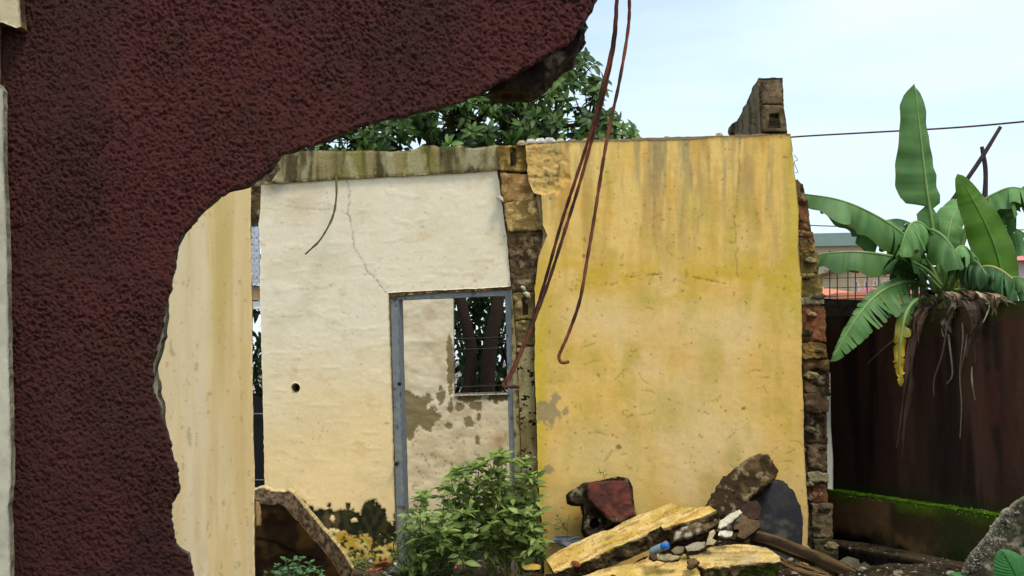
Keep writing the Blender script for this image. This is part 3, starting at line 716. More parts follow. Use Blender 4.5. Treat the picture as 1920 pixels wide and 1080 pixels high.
slab('broken_block', [(1371, 240), (1373, 232), (1382, 226), (1392, 216), (1398, 215), (1400, 252), (1384, 250), (1372, 246)], vplane(1370, 11.9, 1410, 11.9), .2, M_brick, sw, step=3,
     fn=rubble([lin(72, 62, 50), lin(50, 44, 36), lin(90, 80, 64)], .02, 16, 8), jag=2, seed=158, rim_fn=RC, smooth=False)
# ================================================================== back room wall seen through the doorway
BP = lambda off=0.0: vplane(700, 13.0, 1000, 13.0, off)
bw = root('peeling_back_wall', 'beige back wall with peeling paint and a bare window opening, seen through the doorway', 'wall', tuple(at(850, 985, 13.0)))
def f_back(px, py, W):
    n = len(px); c = np.tile(lin(252, 236, 202), (n, 1))
    c = mixc(c, lin(252, 230, 184), ss(720, 860, py) * .8)
    c = mixc(c, lin(222, 196, 150), ss(.5, .7, fbm(px / 26, py / 22, 0, 201, 4)) * .5)
    nz_ = fbm(px / 11, py / 13, 0, 202, 4, .62) - .5
    b = blobs(px, py, [(775, 770, 42, 36), (765, 800, 34, 34), (800, 785, 32, 32), (760, 745, 30, 16), (792, 750, 26, 12), (826, 745, 12, 24), (846, 690, 10, 56), (842, 655, 9, 30), (880, 748, 30, 14), (890, 760, 20, 18),
                       (935, 745, 26, 12), (878, 792, 14, 18), (862, 762, 14, 12), (898, 782, 6, 10), (895, 826, 6, 12), (840, 798, 12, 8), (845, 760, 8, 18), (930, 750, 10, 10)])
    m = ss(.30, .335, b + nz_ * 1.15)
    c = mixc(c, lin(152, 136, 96), m)
    c = mixc(c, lin(120, 96, 60), ss(.69, .71, fbm(px / 6, py / 6, 0, 204, 3)) * ss(700, 860, py) * .5)
    c = mixc(c, lin(196, 140, 70), blobs(px, py, [(935, 828, 26, 22)]).clip(0, 1) * .6)
    return (fbm(px / 40, py / 20, 0, 205, 4) - .5) * .02 - m * .006, c
slab('painted_plaster', [(560, 400), (1080, 400), (1080, 1000), (560, 1000)], BP(), .02, M_paint, bw, step=2.6, fn=f_back, holes=[[(849, 440), (954, 440), (955, 736), (852, 738)]],
     box=(720, 540, 990, 1000), coarse=5, seed=200, rings=2, rim_fn=rim_conc((200, 186, 150), (150, 130, 96)))
slab('concrete_core', [(558, 398), (1082, 398), (1082, 1000), (558, 1000)], BP(-.0205), .15, M_conc, bw, step=14, fn=const(lin(140, 128, 104), .002), holes=[[(849, 440), (954, 440), (955, 736), (852, 738)]], rim_fn=RC)
slab('window_sill', [(853, 738), (960, 735), (960, 739), (853, 742)], BP(.03), .2, M_conc, bw, step=3, fn=const(lin(196, 190, 176), .001), rim_fn=rim_conc((170, 164, 150), (140, 130, 110)))
for y in (632, 652, 722):
    V, Fc = tube_geo([at(850, y + 4, 13.08), at(955, y, 13.08)], .007, 6); mk('window_bar', V, Fc, M_rust, bw, np.tile(lin(62, 56, 52), (len(V), 1)))

# fragment of rear wall and things seen through the slit left of the cream wall
rw = root('rear_wall_fragment', 'sliver of rear wall with white perforated panel in the gap beside the cream wall', 'wall', tuple(at(478, 990, 12.3)))
RP = lambda off=0.0: vplane(440, 12.3, 520, 12.3, off)
slab('broken_block', [(440, 330), (489, 330), (486, 430), (440, 430)], RP(), .15, M_brick, rw, step=2.6, fn=rubble([lin(96, 76, 50), lin(60, 46, 32), lin(140, 122, 90)], .03, 14, 5), jag=2, rim_fn=RC, smooth=False)
pp = slab('perforated_panel', [(440, 424), (485, 424), (486, 460), (488, 534), (440, 534)], RP(.01), .03, M_plain, rw, step=2.4, seed=211,
     fn=lambda px, py, W: (-.01 * ss(.72, .9, np.cos(px * .62) * np.cos(py * .5 + (np.floor(px / 5) % 2) * 1.5)), mixc(np.tile(lin(196, 200, 210), (len(px), 1)), lin(120, 122, 130), ss(.5, .9, np.cos(px * .62) * np.cos(py * .5)))))
slab('beige_block', [(440, 537), (486, 537), (486, 562), (440, 562)], RP(-.02), .12, M_paint, rw, step=4, fn=const(lin(160, 134, 96), .002))
slab('window_sill', [(440, 564), (490, 564), (490, 579), (440, 579)], RP(.03), .16, M_plain, rw, step=4, fn=const(lin(206, 208, 212), .001))
gp = root('black_gap_sheet', 'black sheet standing in for the dark, with thin rails, low in the gap beside the cream wall', 'panel', tuple(at(480, 985, 12.6)))
slab('black_sheet', [(430, 738), (525, 738), (525, 995), (430, 995)], vplane(430, 12.6, 530, 12.6), .03, M_plain, gp, step=9, fn=const(lin(18, 17, 18), .001))  # black sheet added to give the gap its darkness
for y in (776, 900):
    V, Fc = tube_geo([at(430, y, 12.56), at(525, y, 12.56)], .008, 6); mk('rail', V, Fc, M_rust, gp, np.tile(lin(120, 112, 104), (len(V), 1)))

# ================================================================== boundary wall on the right
def BW(off=0.0): return vplane(1560, 11.5, 1870, 9.5, off)
def f_bound(px, py, W):
    n = len(px); u = W[:, 0] * 1.0; z = W[:, 2]
    c = np.tile(lin(68, 46, 36), (n, 1))
    c = mixc(c, lin(88, 60, 48), ss(.5, .7, fbm(u * 11, z * .9, 0, 221, 5, .6)) * .75)
    c = mixc(c, lin(30, 21, 17), ss(.5, .7, fbm(u * 16, z * .6, 3, 222, 4)) * .8)
    c = mixc(c, lin(84, 48, 38), ss(.6, .74, fbm(u * 9, z * 2.2, 7, 223, 4)) * ss(1700, 1850, px) * .7)
    c = mixc(c, lin(58, 66, 20), ss(.45, .7, fbm(u * 7, z * 5, 5, 224, 4)) * ss(1.55, 2.0, z) * .8)
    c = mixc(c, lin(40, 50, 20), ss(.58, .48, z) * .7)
    return (fbm(u * 12, z * 3, 0, 226, 4) - .5) * .016, c
bd = root('boundary_wall', 'long blackened maroon boundary wall with mossy plinth under the banana plant', 'wall', tuple(at(1700, 1010, 10.5)))
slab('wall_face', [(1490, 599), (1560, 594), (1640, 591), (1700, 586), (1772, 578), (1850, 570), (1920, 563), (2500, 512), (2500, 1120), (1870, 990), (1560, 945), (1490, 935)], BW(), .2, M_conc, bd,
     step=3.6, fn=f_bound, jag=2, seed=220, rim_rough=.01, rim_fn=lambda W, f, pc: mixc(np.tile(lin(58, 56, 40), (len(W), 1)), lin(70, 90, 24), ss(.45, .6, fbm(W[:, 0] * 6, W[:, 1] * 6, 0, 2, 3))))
def f_plinth(px, py, W):
    u = W[:, 0]; z = W[:, 2]; n = len(px)
    c = mixc(np.tile(lin(124, 94, 60), (n, 1)), lin(76, 60, 38), ss(.4, .6, fbm(u * 9, z * 3, 0, 231, 4)))
    top = .5 - z
    c = mixc(c, lin(92, 118, 26), ss(.13, .0, top + .25 * (fbm(u * 9, z * 2.5, 0, 232, 4) - .5)) * .95)
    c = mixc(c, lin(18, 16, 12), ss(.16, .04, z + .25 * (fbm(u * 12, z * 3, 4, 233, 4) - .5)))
    c = mixc(c, lin(52, 62, 24), ss(1740, 1770, px) * .65)
    return (fbm(u * 14, z * 8, 0, 234, 4) - .5) * .02, c
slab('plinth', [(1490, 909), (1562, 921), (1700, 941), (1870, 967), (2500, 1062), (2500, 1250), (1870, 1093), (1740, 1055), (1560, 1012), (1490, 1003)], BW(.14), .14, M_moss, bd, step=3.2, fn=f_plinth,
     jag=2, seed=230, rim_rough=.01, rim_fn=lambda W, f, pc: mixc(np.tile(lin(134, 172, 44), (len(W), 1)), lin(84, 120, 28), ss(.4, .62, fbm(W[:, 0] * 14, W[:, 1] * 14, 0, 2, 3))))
# moss cushions and blades on the plinth edge
acc = Acc(); rg = np.random.default_rng(4)
pa, pb = onto(BW(.14), np.array([1545., 1930.]), np.array([919., 976.]))
for k in range(2600):
    t = rg.uniform(0, 1); p = pa * (1 - t) + pb * t; nrm = BW()[1]
    cl = float(vn(t * 46, 0, 0, 4))
    p = p - nrm * rg.uniform(-.006, .12) + np.array([0, 0, rg.uniform(-.035, .003)])
    h = rg.uniform(.006, .02) * (.4 + 1.3 * cl); a = rg.uniform(0, 6.28); wv = np.array([math.cos(a), math.sin(a), 0]) * rg.uniform(.003, .008)
    tip = p + np.array([rg.normal(0, .008), rg.normal(0, .008), h]) - 0
    acc.add([p - wv, p + wv, tip], [(0, 1, 2)], lin(122, 168, 44) * rg.uniform(.5, 1.5))
mo = acc.build('moss', M_moss, bd); mo['kind'] = 'stuff'
slab('coping', [(1500, 560), (1545, 560), (1620, 563), (1690, 572), (1765, 578), (1760, 586), (1690, 590), (1560, 598), (1500, 600)], vplane(1560, 12.0, 1870, 10.9, 0), .14, M_conc, bd, step=3.5,
     fn=const(lin(58, 50, 44), .012, 12, 5, .4), jag=1.5, seed=240, rim_fn=rim_conc((84, 80, 70), (50, 46, 40)))
# kerb and drain at its foot
def f_kerb(px, py, W):
    return (fbm(W[:, 0] * 9, W[:, 1] * 9, W[:, 2] * 9, 3, 4) - .5) * .016, mixc(np.tile(lin(104, 84, 60), (len(px), 1)), lin(58, 52, 34), ss(.4, .6, fbm(W[:, 0] * 6, W[:, 1] * 6, 0, 4, 4)))
kt = tplane(1680, 1030, 10.45, (0, 0, 1))
kb = slab('drain_kerb', [(1565, 1010), (1700, 1030), (1870, 1058), (2400, 1150), (2400, 1182), (1870, 1080), (1700, 1046), (1565, 1022)], kt, .16, M_conc, None, step=4, fn=f_kerb, jag=1.5, seed=245,
     rim_fn=rim_conc((40, 32, 24), (24, 20, 16)), rim_rough=.01, kind='structure')

# ================================================================== distant town, beyond the boundary wall
def boxV(x0, x1, y0, y1, z0, z1):
    V = np.array([(x, y, z) for z in (z0, z1) for y in (y0, y1) for x in (x0, x1)], float)
    return V, [(0, 2, 3, 1), (4, 5, 7, 6), (0, 1, 5, 4), (2, 6, 7, 3), (0, 4, 6, 2), (1, 3, 7, 5)]
def bx(name, b, c, m, parent):
    V, Fc = boxV(*b); return mk(name, V, Fc, m, parent, np.tile(lin(*c), (len(V), 1)))
def building(pxl, pxr, pyt, Y, depth, wallc, roofc, roof_h, label, wins, storeys, gable=False, slabs=False):
    xl, xr = at(pxl, pyt, Y)[0], at(pxr, pyt, Y)[0]; zt_ = at((pxl + pxr) / 2, pyt, Y)[2]
    r = root('apartment_building', label, 'building', ((xl + xr) / 2, Y, 0))
    bx('wall', (xl, xr, Y, Y + depth, 0, zt_), wallc, M_plain, r)
    o = .5
    if gable:
        V = np.array([(xl - o, Y - o, zt_), (xr + o, Y - o, zt_), (xr + o, Y + depth + o, zt_), (xl - o, Y + depth + o, zt_), (xl + (xr - xl) * .2, Y + depth / 2, zt_ + roof_h), (xr - (xr - xl) * .2, Y + depth / 2, zt_ + roof_h)])
        mk('roof', V, [(0, 1, 5, 4), (1, 2, 5), (2, 3, 4, 5), (3, 0, 4), (3, 2, 1, 0)], M_plain, r, np.tile(lin(*roofc), (6, 1)))
    else:
        bx('roof', (xl - o, xr + o, Y - o, Y + depth + o, zt_, zt_ + roof_h), roofc, M_plain, r)
    for s_ in range(storeys):
        z0 = zt_ - (s_ + 1) * 3.0
        if slabs: bx('balcony_slab', (xl - .3, xr + .3, Y - .9, Y - .003, z0 + .0, z0 + .22), (214, 200, 176), M_plain, r)
        for k in range(wins):
            t = (k + .5) / wins; xc = xl + (xr - xl) * t; wd = (xr - xl) / wins * .26
            fo = bx('window', (xc - wd, xc + wd, Y - .06, Y + .1, z0 + .95, z0 + 2.35), (210, 205, 195), M_plain, r)
            V, Fc = boxV(xc - wd + .1, xc + wd - .1, Y - .08, Y + .05, z0 + 1.05, z0 + 2.25)
            p = mk('pane', V, Fc, M_glass, fo, np.tile(lin(60, 66, 74), (8, 1)))
    return r
building(1528, 1622, 462, 82, 10, (206, 186, 160), (128, 146, 138), .8, 'beige flats with grey green roof, farthest left in the distant town', 3, 2, slabs=True)
bt = building(1536, 1590, 452, 86, 6, (150, 160, 152), (120, 140, 134), .5, 'small grey green rooftop storey above the beige flats', 1, 1)
building(1596, 1716, 500, 64, 8, (212, 188, 146), (196, 180, 150), .4, 'long cream building half hidden behind the lower left banana leaves', 7, 2)
building(1545, 1590, 554, 50, 6, (226, 206, 186), (216, 132, 92), .5, 'small house with orange tiled roof behind the mesh fence', 2, 1, gable=True)
building(1588, 1650, 560, 46, 5, (236, 236, 236), (204, 130, 100), .2, 'low white walled shed just above the boundary wall', 2, 1)
building(1655, 1740, 552, 55, 6, (226, 180, 170), (196, 108, 112), .6, 'low house with pink red roof behind the banana stems', 3, 1, gable=True)
building(1896, 2080, 488, 52, 8, (196, 188, 180), (226, 134, 120), 1.1, 'house with salmon pink roof at the right edge of the photo', 5, 1, gable=True)

# mesh fence on the far side of the wall
mf = root('mesh_fence', 'thin rusty wire mesh fence above the boundary wall, under the left banana leaves', 'fence', tuple(at(1600, 570, 12.4)))
for i, x in enumerate((1556, 1570, 1590, 1604, 1626, 1648)):
    V, Fc = tube_geo([at(x, 600, 12.4), at(x, 470 + (i % 3) * 12, 12.4)], .006, 5); mk('upright', V, Fc, M_rust, mf, np.tile(lin(72, 54, 46), (len(V), 1)))
for y in (508, 522, 540, 556):
    V, Fc = tube_geo([at(1545, y, 12.4), at(1690, y - 4, 12.4)], .004, 5); mk('wire', V, Fc, M_rust, mf, np.tile(lin(88, 70, 62), (len(V), 1)))

# overhead cables
def cable(name, pts, r, c, label):
    V, Fc = tube_geo(spline(pts, 40), r, 6); mk(name, V, Fc, M_rust, None, np.tile(lin(*c), (len(V), 1)), label=label, cat='cable')
cable('overhead_cable', [at(1375, 268, 24), at(1485, 257, 24), at(1620, 249, 23), at(1780, 240, 22), at(1920, 228, 21), at(2300, 190, 19)], .016, (96, 60, 60), 'thin overhead cable crossing the pale sky behind the upright banana leaf')
cable('overhead_cable', [at(1480, 420, 60), at(1560, 424, 60), at(1800, 430, 60), at(2200, 432, 60)], .03, (110, 110, 116), 'faint far cable behind the long left banana leaf')

# ================================================================== rusty rebars hanging in front
def rebar(pts, r, label):
    P = spline(pts, 110); V, Fc = tube_geo(P, r * (1 + .10 * np.sign(np.sin(np.arange(110) * 2.1))), 8)
    n = fbm(V[:, 0] * 30, V[:, 1] * 30, V[:, 2] * 10, 3, 3)
    mk('rusty_rebar', V, Fc, M_rust, None, mixc(np.tile(lin(128, 70, 46), (len(V), 1)), lin(66, 38, 28), ss(.35, .65, n)), True, label=label, cat='rebar', group='rusty reinforcement bars hanging from the maroon wall')
g = at
rebar([g(1165, -130, 4.6), g(1158, -60, 4.62), g(1156, 0, 4.62), g(1149, 80, 4.64), g(1128, 170, 4.66), g(1107, 250, 4.7), g(1078, 340, 4.74), g(1052, 420, 4.78), g(1024, 520, 4.82), g(996, 610, 4.85), g(962, 690, 4.88), g(948, 714, 4.88), g(944, 722, 4.87), g(950, 728, 4.85)], .0062,
      'left rusty rebar of the crossing pair, ending low in front of the window')
rebar([g(1166, -130, 4.66), g(1160, -60, 4.66), g(1157, 0, 4.66), g(1152, 80, 4.68), g(1134, 170, 4.7), g(1113, 250, 4.72), g(1088, 340, 4.74), g(1060, 430, 4.76), g(1028, 530, 4.79), g(1000, 605, 4.81), g(978, 660, 4.82), g(960, 700, 4.82), g(953, 718, 4.82), g(957, 725, 4.81), g(974, 725, 4.80)], .0062,
      'rusty rebar of the crossing pair whose short hook points right over the door frame')
rebar([g(1176, -130, 4.64), g(1174, -60, 4.64), g(1180, 0, 4.64), g(1177, 60, 4.64), g(1160, 160, 4.62), g(1142, 240, 4.6), g(1128, 320, 4.6), g(1114, 410, 4.6), g(1102, 480, 4.6), g(1088, 560, 4.6), g(1068, 620, 4.6), g(1053, 655, 4.6), g(1048, 668, 4.6), g(1051, 678, 4.6), g(1058, 680, 4.6), g(1067, 678, 4.6)], .0062,
      'single rusty rebar hanging over the yellow wall with a small upturned hook')

# root hanging from the beam
V, Fc = tube_geo(spline([at(630, 330, 10.66), at(631, 362, 10.62), at(627, 395, 10.6), at(618, 420, 10.58), at(600, 450, 10.56), at(584, 466, 10.56), at(572, 477, 10.56)], 40), np.linspace(.009, .007, 40) * (1 + .3 * (vn(np.arange(40) / 2.3, 0) > .6)), 6)
mk('dry_root', V, Fc, M_wood, None, np.tile(lin(104, 92, 60), (len(V), 1)), label='thin dry root hanging in a curve from the concrete beam over the cream wall', cat='root')

# ================================================================== leaves
def leaf_geo(Lg, Wd, nseg=5, fold=.25, droop=.35, prof=None):
    """leaf along +X, midrib, two halves; z up"""
    t = np.linspace(0, 1, nseg + 1); w = (np.sin(np.pi * t ** .8) ** .8 * Wd / 2) if prof is None else np.interp(t, prof[0], prof[1]) * Wd / 2
    w[-1] = 0; V = []; 
    for k, tt in enumerate(t):
        z = -droop * Lg * tt ** 2; x = Lg * tt * (1 - .15 * droop * tt)
        V += [(x, -w[k], z + fold * w[k]), (x, 0, z), (x, w[k], z + fold * w[k])]
    Fc = []
    for k in range(nseg):
        a = 3 * k; Fc += [(a, a + 3, a + 4, a + 1), (a + 1, a + 4, a + 5, a + 2)]
    return np.array(V), Fc
def basis(d, up=(0, 0, 1), tw=0.0):
    d = np.asarray(d, float); d = d / (np.linalg.norm(d) + 1e-9); up = np.asarray(up, float)
    s_ = np.cross(up, d); 
    if np.linalg.norm(s_) < 1e-3: s_ = np.array([0, 1.0, 0])
    s_ /= np.linalg.norm(s_); u = np.cross(d, s_)
    s2 = s_ * math.cos(tw) + u * math.sin(tw); u2 = np.cross(d, s2)
    return np.stack([d, s2, u2], 1)

def leafy(parent, name, items, mt, limit=0, nseg=5, fold=.25, variants=3, droops=(.1, .35, .6), colv=None, shape=.45, toward=True, seed=0, partname='leaf', prof=None):
    """items: (pos, B(3x3), length, colour); nearest to the camera become parts, the rest one 'stuff' foliage"""
    items = sorted(items, key=lambda it: it[0][1]) if toward else items
    protos = {}
    rgl = random.Random(seed)
    rest = Acc()
    geos = [leaf_geo(1, shape, nseg, fold, d_, prof) for d_ in droops]
    for i, (p, B, ln, c) in enumerate(items):
        v = i % len(droops); V, Fc = geos[v]
        if i < limit:
            ci = i % 9
            if (v, ci) not in protos:
                me = bpy.data.meshes.new(partname); me.from_pydata(V.tolist(), [], Fc)
                a = me.color_attributes.new('Col', 'FLOAT_COLOR', 'POINT'); cc = np.ones((len(V), 4)); cc[:, :3] = c; cc[1::3, :3] *= 1.35
                a.data.foreach_set('color', np.clip(cc, 0, 1).ravel()); me.materials.append(mt)
                me.polygons.foreach_set('use_smooth', np.ones(len(me.polygons), bool)); protos[(v, ci)] = me
            o = bpy.data.objects.new(partname, protos[(v, ci)]); COL.objects.link(o); o.parent = parent
            m = np.eye(4); m[:3, :3] = B * ln; m[:3, 3] = p - BASE[parent.name]
            o.matrix_local = Matrix(m.tolist())
        else:
            cc = np.tile(c, (len(V), 1)); cc[1::3] *= 1.35
            rest.add(V @ (B * ln).T + p, Fc, cc)
    if rest.n:
        o = rest.build(name, mt, parent, smooth=True); o['kind'] = 'stuff'

rg = np.random.default_rng(77)
def rnd_leafc(lo, hi):
    t = rg.uniform(0, 1); return lo * (1 - t) + hi * t

# ---- big tree behind the walls
tr = root('broadleaf_tree', 'leafy dark green tree rising behind the concrete beam against the sky', 'tree', (-.4, 15.6, 0))
acc = Acc()
def limb(a, pts, r0, r1, n=12):
    P = spline(pts, n); V, Fc = tube_geo(P, np.linspace(r0, r1, n), 8); a.add(V, Fc, lin(52, 40, 33)); return P
T1 = limb(acc, [at(880, 1000, 15.2), at(880, 735, 15.2), at(884, 660, 15.2), at(872, 600, 15.2), at(860, 540, 15.3), at(840, 400, 15.6), at(800, 240, 16.2)], .085, .06)
T2 = limb(acc, [at(912, 1000, 15.0), at(914, 735, 15.0), at(920, 640, 15.0), at(934, 560, 15.1), at(930, 430, 15.4), at(950, 300, 15.9), at(1000, 200, 16.4)], .10, .06)
trunk = acc.build('trunk', M_bark, tr, smooth=True)
crown_poly = [(450, 330), (420, 100), (560, -60), (800, -90), (960, -20), (1035, 88), (1080, 104), (1118, 128), (1132, 160), (1118, 185), (1140, 205), (1160, 240), (1190, 248), (1186, 300), (1120, 420), (900, 470), (600, 450)]
items = []; br = Acc(); cen = at(880, 330, 16.6)
hubs = [at(x, y, Y) for x, y, Y in ((700, 260, 16.3), (800, 200, 16.2), (880, 230, 15.9), (960, 200, 16.1), (1040, 220, 16.3), (1100, 230, 16.2), (620, 150, 16.8), (760, 60, 17), (1000, 260, 17.3), (860, 120, 17.2), (1070, 150, 16.3), (560, 290, 16.8))]
for h_ in hubs:
    s_ = T2[-3] if h_[0] > -.5 else T1[-3]
    P = spline([s_, (s_ + h_) / 2 + np.array([0, 0, .15]), h_], 8); V, Fc = tube_geo(P, np.linspace(.045, .02, 8), 6); br.add(V, Fc, lin(70, 54, 42))
n_ = 0; tries = 0; cents = []
while n_ < 1350 and tries < 20000:
    tries += 1
    x, y = rg.uniform(420, 1200), rg.uniform(-90, 460)
    if not inside(np.array([x]), np.array([y]), [crown_poly])[0]: continue
    if fbm(np.array([x / 34]), np.array([y / 34]), 0, 9, 2)[0] < .31 and y < 262: continue
    Y = 16.4 + rg.uniform(-1.3, 1.3) * (1 - .3 * abs(x - 850) / 400)
    cents.append((x, y, Y)); n_ += 1
for x, y in ((1187, 247), (1180, 262), (1150, 240), (1160, 225), (1135, 150), (1128, 165), (1115, 118), (1098, 104), (1085, 112), (1075, 100), (1120, 200), (1140, 215), (735, 238), (760, 240), (778, 232), (800, 222), (812, 206), (1190, 256), (700, 250), (680, 256), (1062, 128),
             (830, 250), (850, 225), (870, 215), (900, 200), (925, 190), (940, 215), (965, 190), (985, 180), (1010, 172), (1030, 160), (1045, 178), (1060, 150), (1084, 140), (1098, 160), (880, 250), (915, 245), (950, 240), (985, 225), (1020, 215), (1045, 225), (1075, 200), (1100, 225), (1120, 245), (1090, 250), (1000, 250), (660, 262), (720, 262)):
    cents.append((x, y, 15.6 + rg.uniform(-.3, .6)))
lo, hi = lin(34, 55, 24), lin(98, 128, 52)
for x, y, Y in cents:
    p = at(x, y, Y); h_ = min(hubs, key=lambda q: np.linalg.norm(q - p)); d0 = p - h_; ln_ = np.linalg.norm(d0)
    if ln_ > .25:
        P = spline([h_, (h_ + p) / 2 + np.array([0, 0, -.05]), p], 5); V, Fc = tube_geo(P, np.linspace(.012, .005, 5), 4, False); br.add(V, Fc, lin(70, 56, 40))
    ax_ = d0 / (ln_ + 1e-6) + np.array([0, -.25, .7]); ax_ /= np.linalg.norm(ax_)
    k = rg.integers(9, 14); cb = rnd_leafc(lo, hi)
    for j in range(k):
        a = j * 2.4 + rg.uniform(-.3, .3); el = rg.uniform(-.3, .75)
        Bx = basis(ax_); d = Bx[:, 0] * math.sin(el) + (Bx[:, 1] * math.cos(a) + Bx[:, 2] * math.sin(a)) * math.cos(el)
        items.append((p + d * .012 - ax_ * rg.uniform(0, .07), basis(d, ax_, rg.normal(0, .3)), rg.uniform(.10, .17), cb * rg.uniform(.7, 1.35)))
br.build('branches', M_bark, tr, smooth=True)
vis = [it for it in items if proj(it[0])[1] < 265 and proj(it[0])[0] > 660]
ids_ = set(id(i) for i in sorted(vis, key=lambda it: it[0][1])[:280])
items = [it for it in items if id(it) in ids_] + [it for it in items if id(it) not in ids_]
leafy(tr, 'crown', items, M_leaf, 280, 5, .3, droops=(.15, .4, .65), shape=.42, toward=False)

# ---- dark shrubs behind the back wall, seen through window and gap
def shrub(x, Y, h, rad, label, seed, n=420, c=(lin(24, 38, 18), lin(56, 84, 36)), lsz=(.10, .22)):
    r2 = np.random.default_rng(seed)
    r = root('dense_shrub', label, 'shrub', (x, Y, 0)); a = Acc(); its = []
    for k in range(9):
        e = np.array([x + r2.normal(0, rad * .5), Y + r2.normal(0, .3), h * r2.uniform(.6, .95)]); P = spline([(x + r2.normal(0, .1), Y, -.05), (x + (e[0] - x) * .3, Y, h * .35), e], 8)
        V, Fc = tube_geo(P, np.linspace(.035, .012, 8), 6); a.add(V, Fc, lin(40, 32, 26))
    a.build('stems', M_bark, r)
    for k in range(n):
        v = r2.normal(0, 1, 3); v /= np.linalg.norm(v); v *= r2.uniform(.4, 1) ** .4
        p = np.array([x + v[0] * rad, Y + v[1] * .6, h * .56 + v[2] * h * .45])
        for j in range(4):
            d = r2.normal(0, 1, 3) + v * .8; t = r2.uniform(0, 1)
            its.append((p + r2.normal(0, .05, 3), basis(d, (0, 0, 1), r2.normal(0, .5)), r2.uniform(*lsz), (c[0] * (1 - t) + c[1] * t)))
    leafy(r, 'foliage', its, M_leaf, 0, 4, .3, droops=(.2, .5), shape=.4)
shrub(-4.1, 17.6, 3.6, 1.0, 'tall dark shrub visible in the narrow gap left of the cream wall', 301)
shrub(-1.1, 18.2, 3.9, .9, 'dark shrub behind the left tree trunk in the back window', 302)
shrub(.15, 18.4, 4.0, .9, 'dark shrub behind the right tree trunk in the back window', 303)
shrub(-.45, 20.2, 4.2, 1.3, 'farther dark shrub filling the middle of the back window', 304)
fw = root('far_garden_wall', 'pale garden wall glimpsed low between the shrubs through the back window', 'wall', (-.5, 23, 0))
V, Fc = boxV(-6, 3, 23, 23.2, -.1, 1.62); mk('wall_face', V, Fc, M_plain, fw, np.tile(lin(214, 206, 196), (8, 1)))
V, Fc = boxV(-6.05, 3.05, 22.95, 23.25, 1.62, 1.72); mk('coping', V, Fc, M_plain, fw, np.tile(lin(170, 164, 156), (8, 1)))
# ---- banana plant
bp = root('banana_plant', 'banana plant with broad torn leaves leaning over the blackened boundary wall', 'plant', tuple(at(1755, 1000, 10.9) * np.array([1, 1, 0])))
gl, gd, gb = lin(102, 146, 78), lin(58, 96, 50), lin(104, 152, 40)
def banana_leaf(rib, wl, wr, hl, hr, col, seed, tears=.0, h0=.35, lprof=None, n=64, nm='leaf', m=None, jag=.12, pet=.12, tip_col=None, ribc=(150, 176, 104), side=None, wave=.02, gap=.0, w_prof=None):
    """rib: world points root->tip. wl/wr: half widths; hl/hr: hang angle of each half below the rib plane; tears: chance of a split"""
    r2 = np.random.default_rng(seed); P = spline(rib, n); T = np.gradient(P, axis=0); T /= np.linalg.norm(T, axis=1)[:, None]
    t = np.linspace(0, 1, n)
    prof = np.sin(np.pi * np.clip((t - pet) / (1 - pet), 0, 1) ** .75) ** .55 if w_prof is None else np.interp(t, *w_prof)
    prof[t < pet] = 0
    toc = np.array([-.1, -1, .15])
    A = Acc(); 
    prof0 = prof
    for sgn, wd, hang in ((-1, wl, hl), (1, wr, hr)):
        prof = prof0 if (lprof is None or sgn > 0) else np.interp(t, *lprof)
        # strips
        i = int(pet * n)
        while i < n - 1:
            ln_ = 1
            while i + ln_ < n - 1 and r2.uniform() > tears: ln_ += 1
            j = i + ln_; K = 6
            dh = r2.normal(0, .16) if tears else 0.0; lw_ = 1 + (r2.uniform(-jag, jag) if tears else 0)
            sk = r2.normal(0, .35 * jag) if tears else 0
            rows = []
            for q in range(i, j + 1):
                sd_ = np.cross(T[q], toc) if side is None else np.cross(T[q], side)
                sd_ /= np.linalg.norm(sd_) + 1e-9; up = np.cross(sd_, T[q]) 
                if up @ toc < 0: up = -up
                row = []
                for k in range(K + 1):
                    f = k / K; an = hang * (h0 + (1 - h0) * f) + dh * f
                    if side is None:
                        d = sd_ * sgn * math.cos(an) - up * math.sin(an)
                    else:
                        d = sd_ * sgn * math.cos(an) + np.array([0, 0, -1]) * math.sin(an)
                    wv = wave * math.sin(q * .55 + seed) * f
                    shr = 1 - gap * f if (q in (i, j) and tears) else 1
                    row.append(P[q] + d * wd * prof[q] * lw_ * f * shr + T[q] * (wd * f * (.18 + sk)) + up * wv)
                rows.append(row)
            V = np.array(rows).reshape(-1, 3); Fc = []
            for a in range(len(rows) - 1):
                for k in range(K):
                    b = a * (K + 1) + k; Fc.append((b, b + K + 1, b + K + 2, b + 1))
            tt = np.repeat(t[i:j + 1], K + 1); ff = np.tile(np.arange(K + 1) / K, len(rows))
            cc = np.tile(col, (len(V), 1)) * (1 + .5 * (vn(tt * 60, ff * .5, 0, seed) - .5) + .3 * (vn(tt * 9, ff * 2, 0, seed) - .5))[:, None] * (1.06 - .12 * ff)[:, None]
            cc = mixc(cc, cc * np.array([1.25, 1.05, .8]), np.repeat((np.arange(i, j + 1) % 5 == 0).astype(float), K + 1) * .3)
            if tip_col is not None: cc = mixc(cc, tip_col, ss(.35, .8, tt))
            edge = ss(.9, 1, ff) * (vn(tt * 60, 0 * tt, 0, seed + 1) > .6); cc = mixc(cc, lin(120, 104, 60), edge * .5)
            A.add(V, Fc, cc); i = j
    lf = A.build(nm, m or M_ban, bp, smooth=True)
    V, Fc = tube_geo(P, np.linspace(.02, .004, n), 6); V2 = V
    mk('midrib', V2, Fc, M_ban, lf, np.tile(lin(*ribc), (len(V), 1)), True)
    return lf
a = at; up_ = (0, 0, 1)
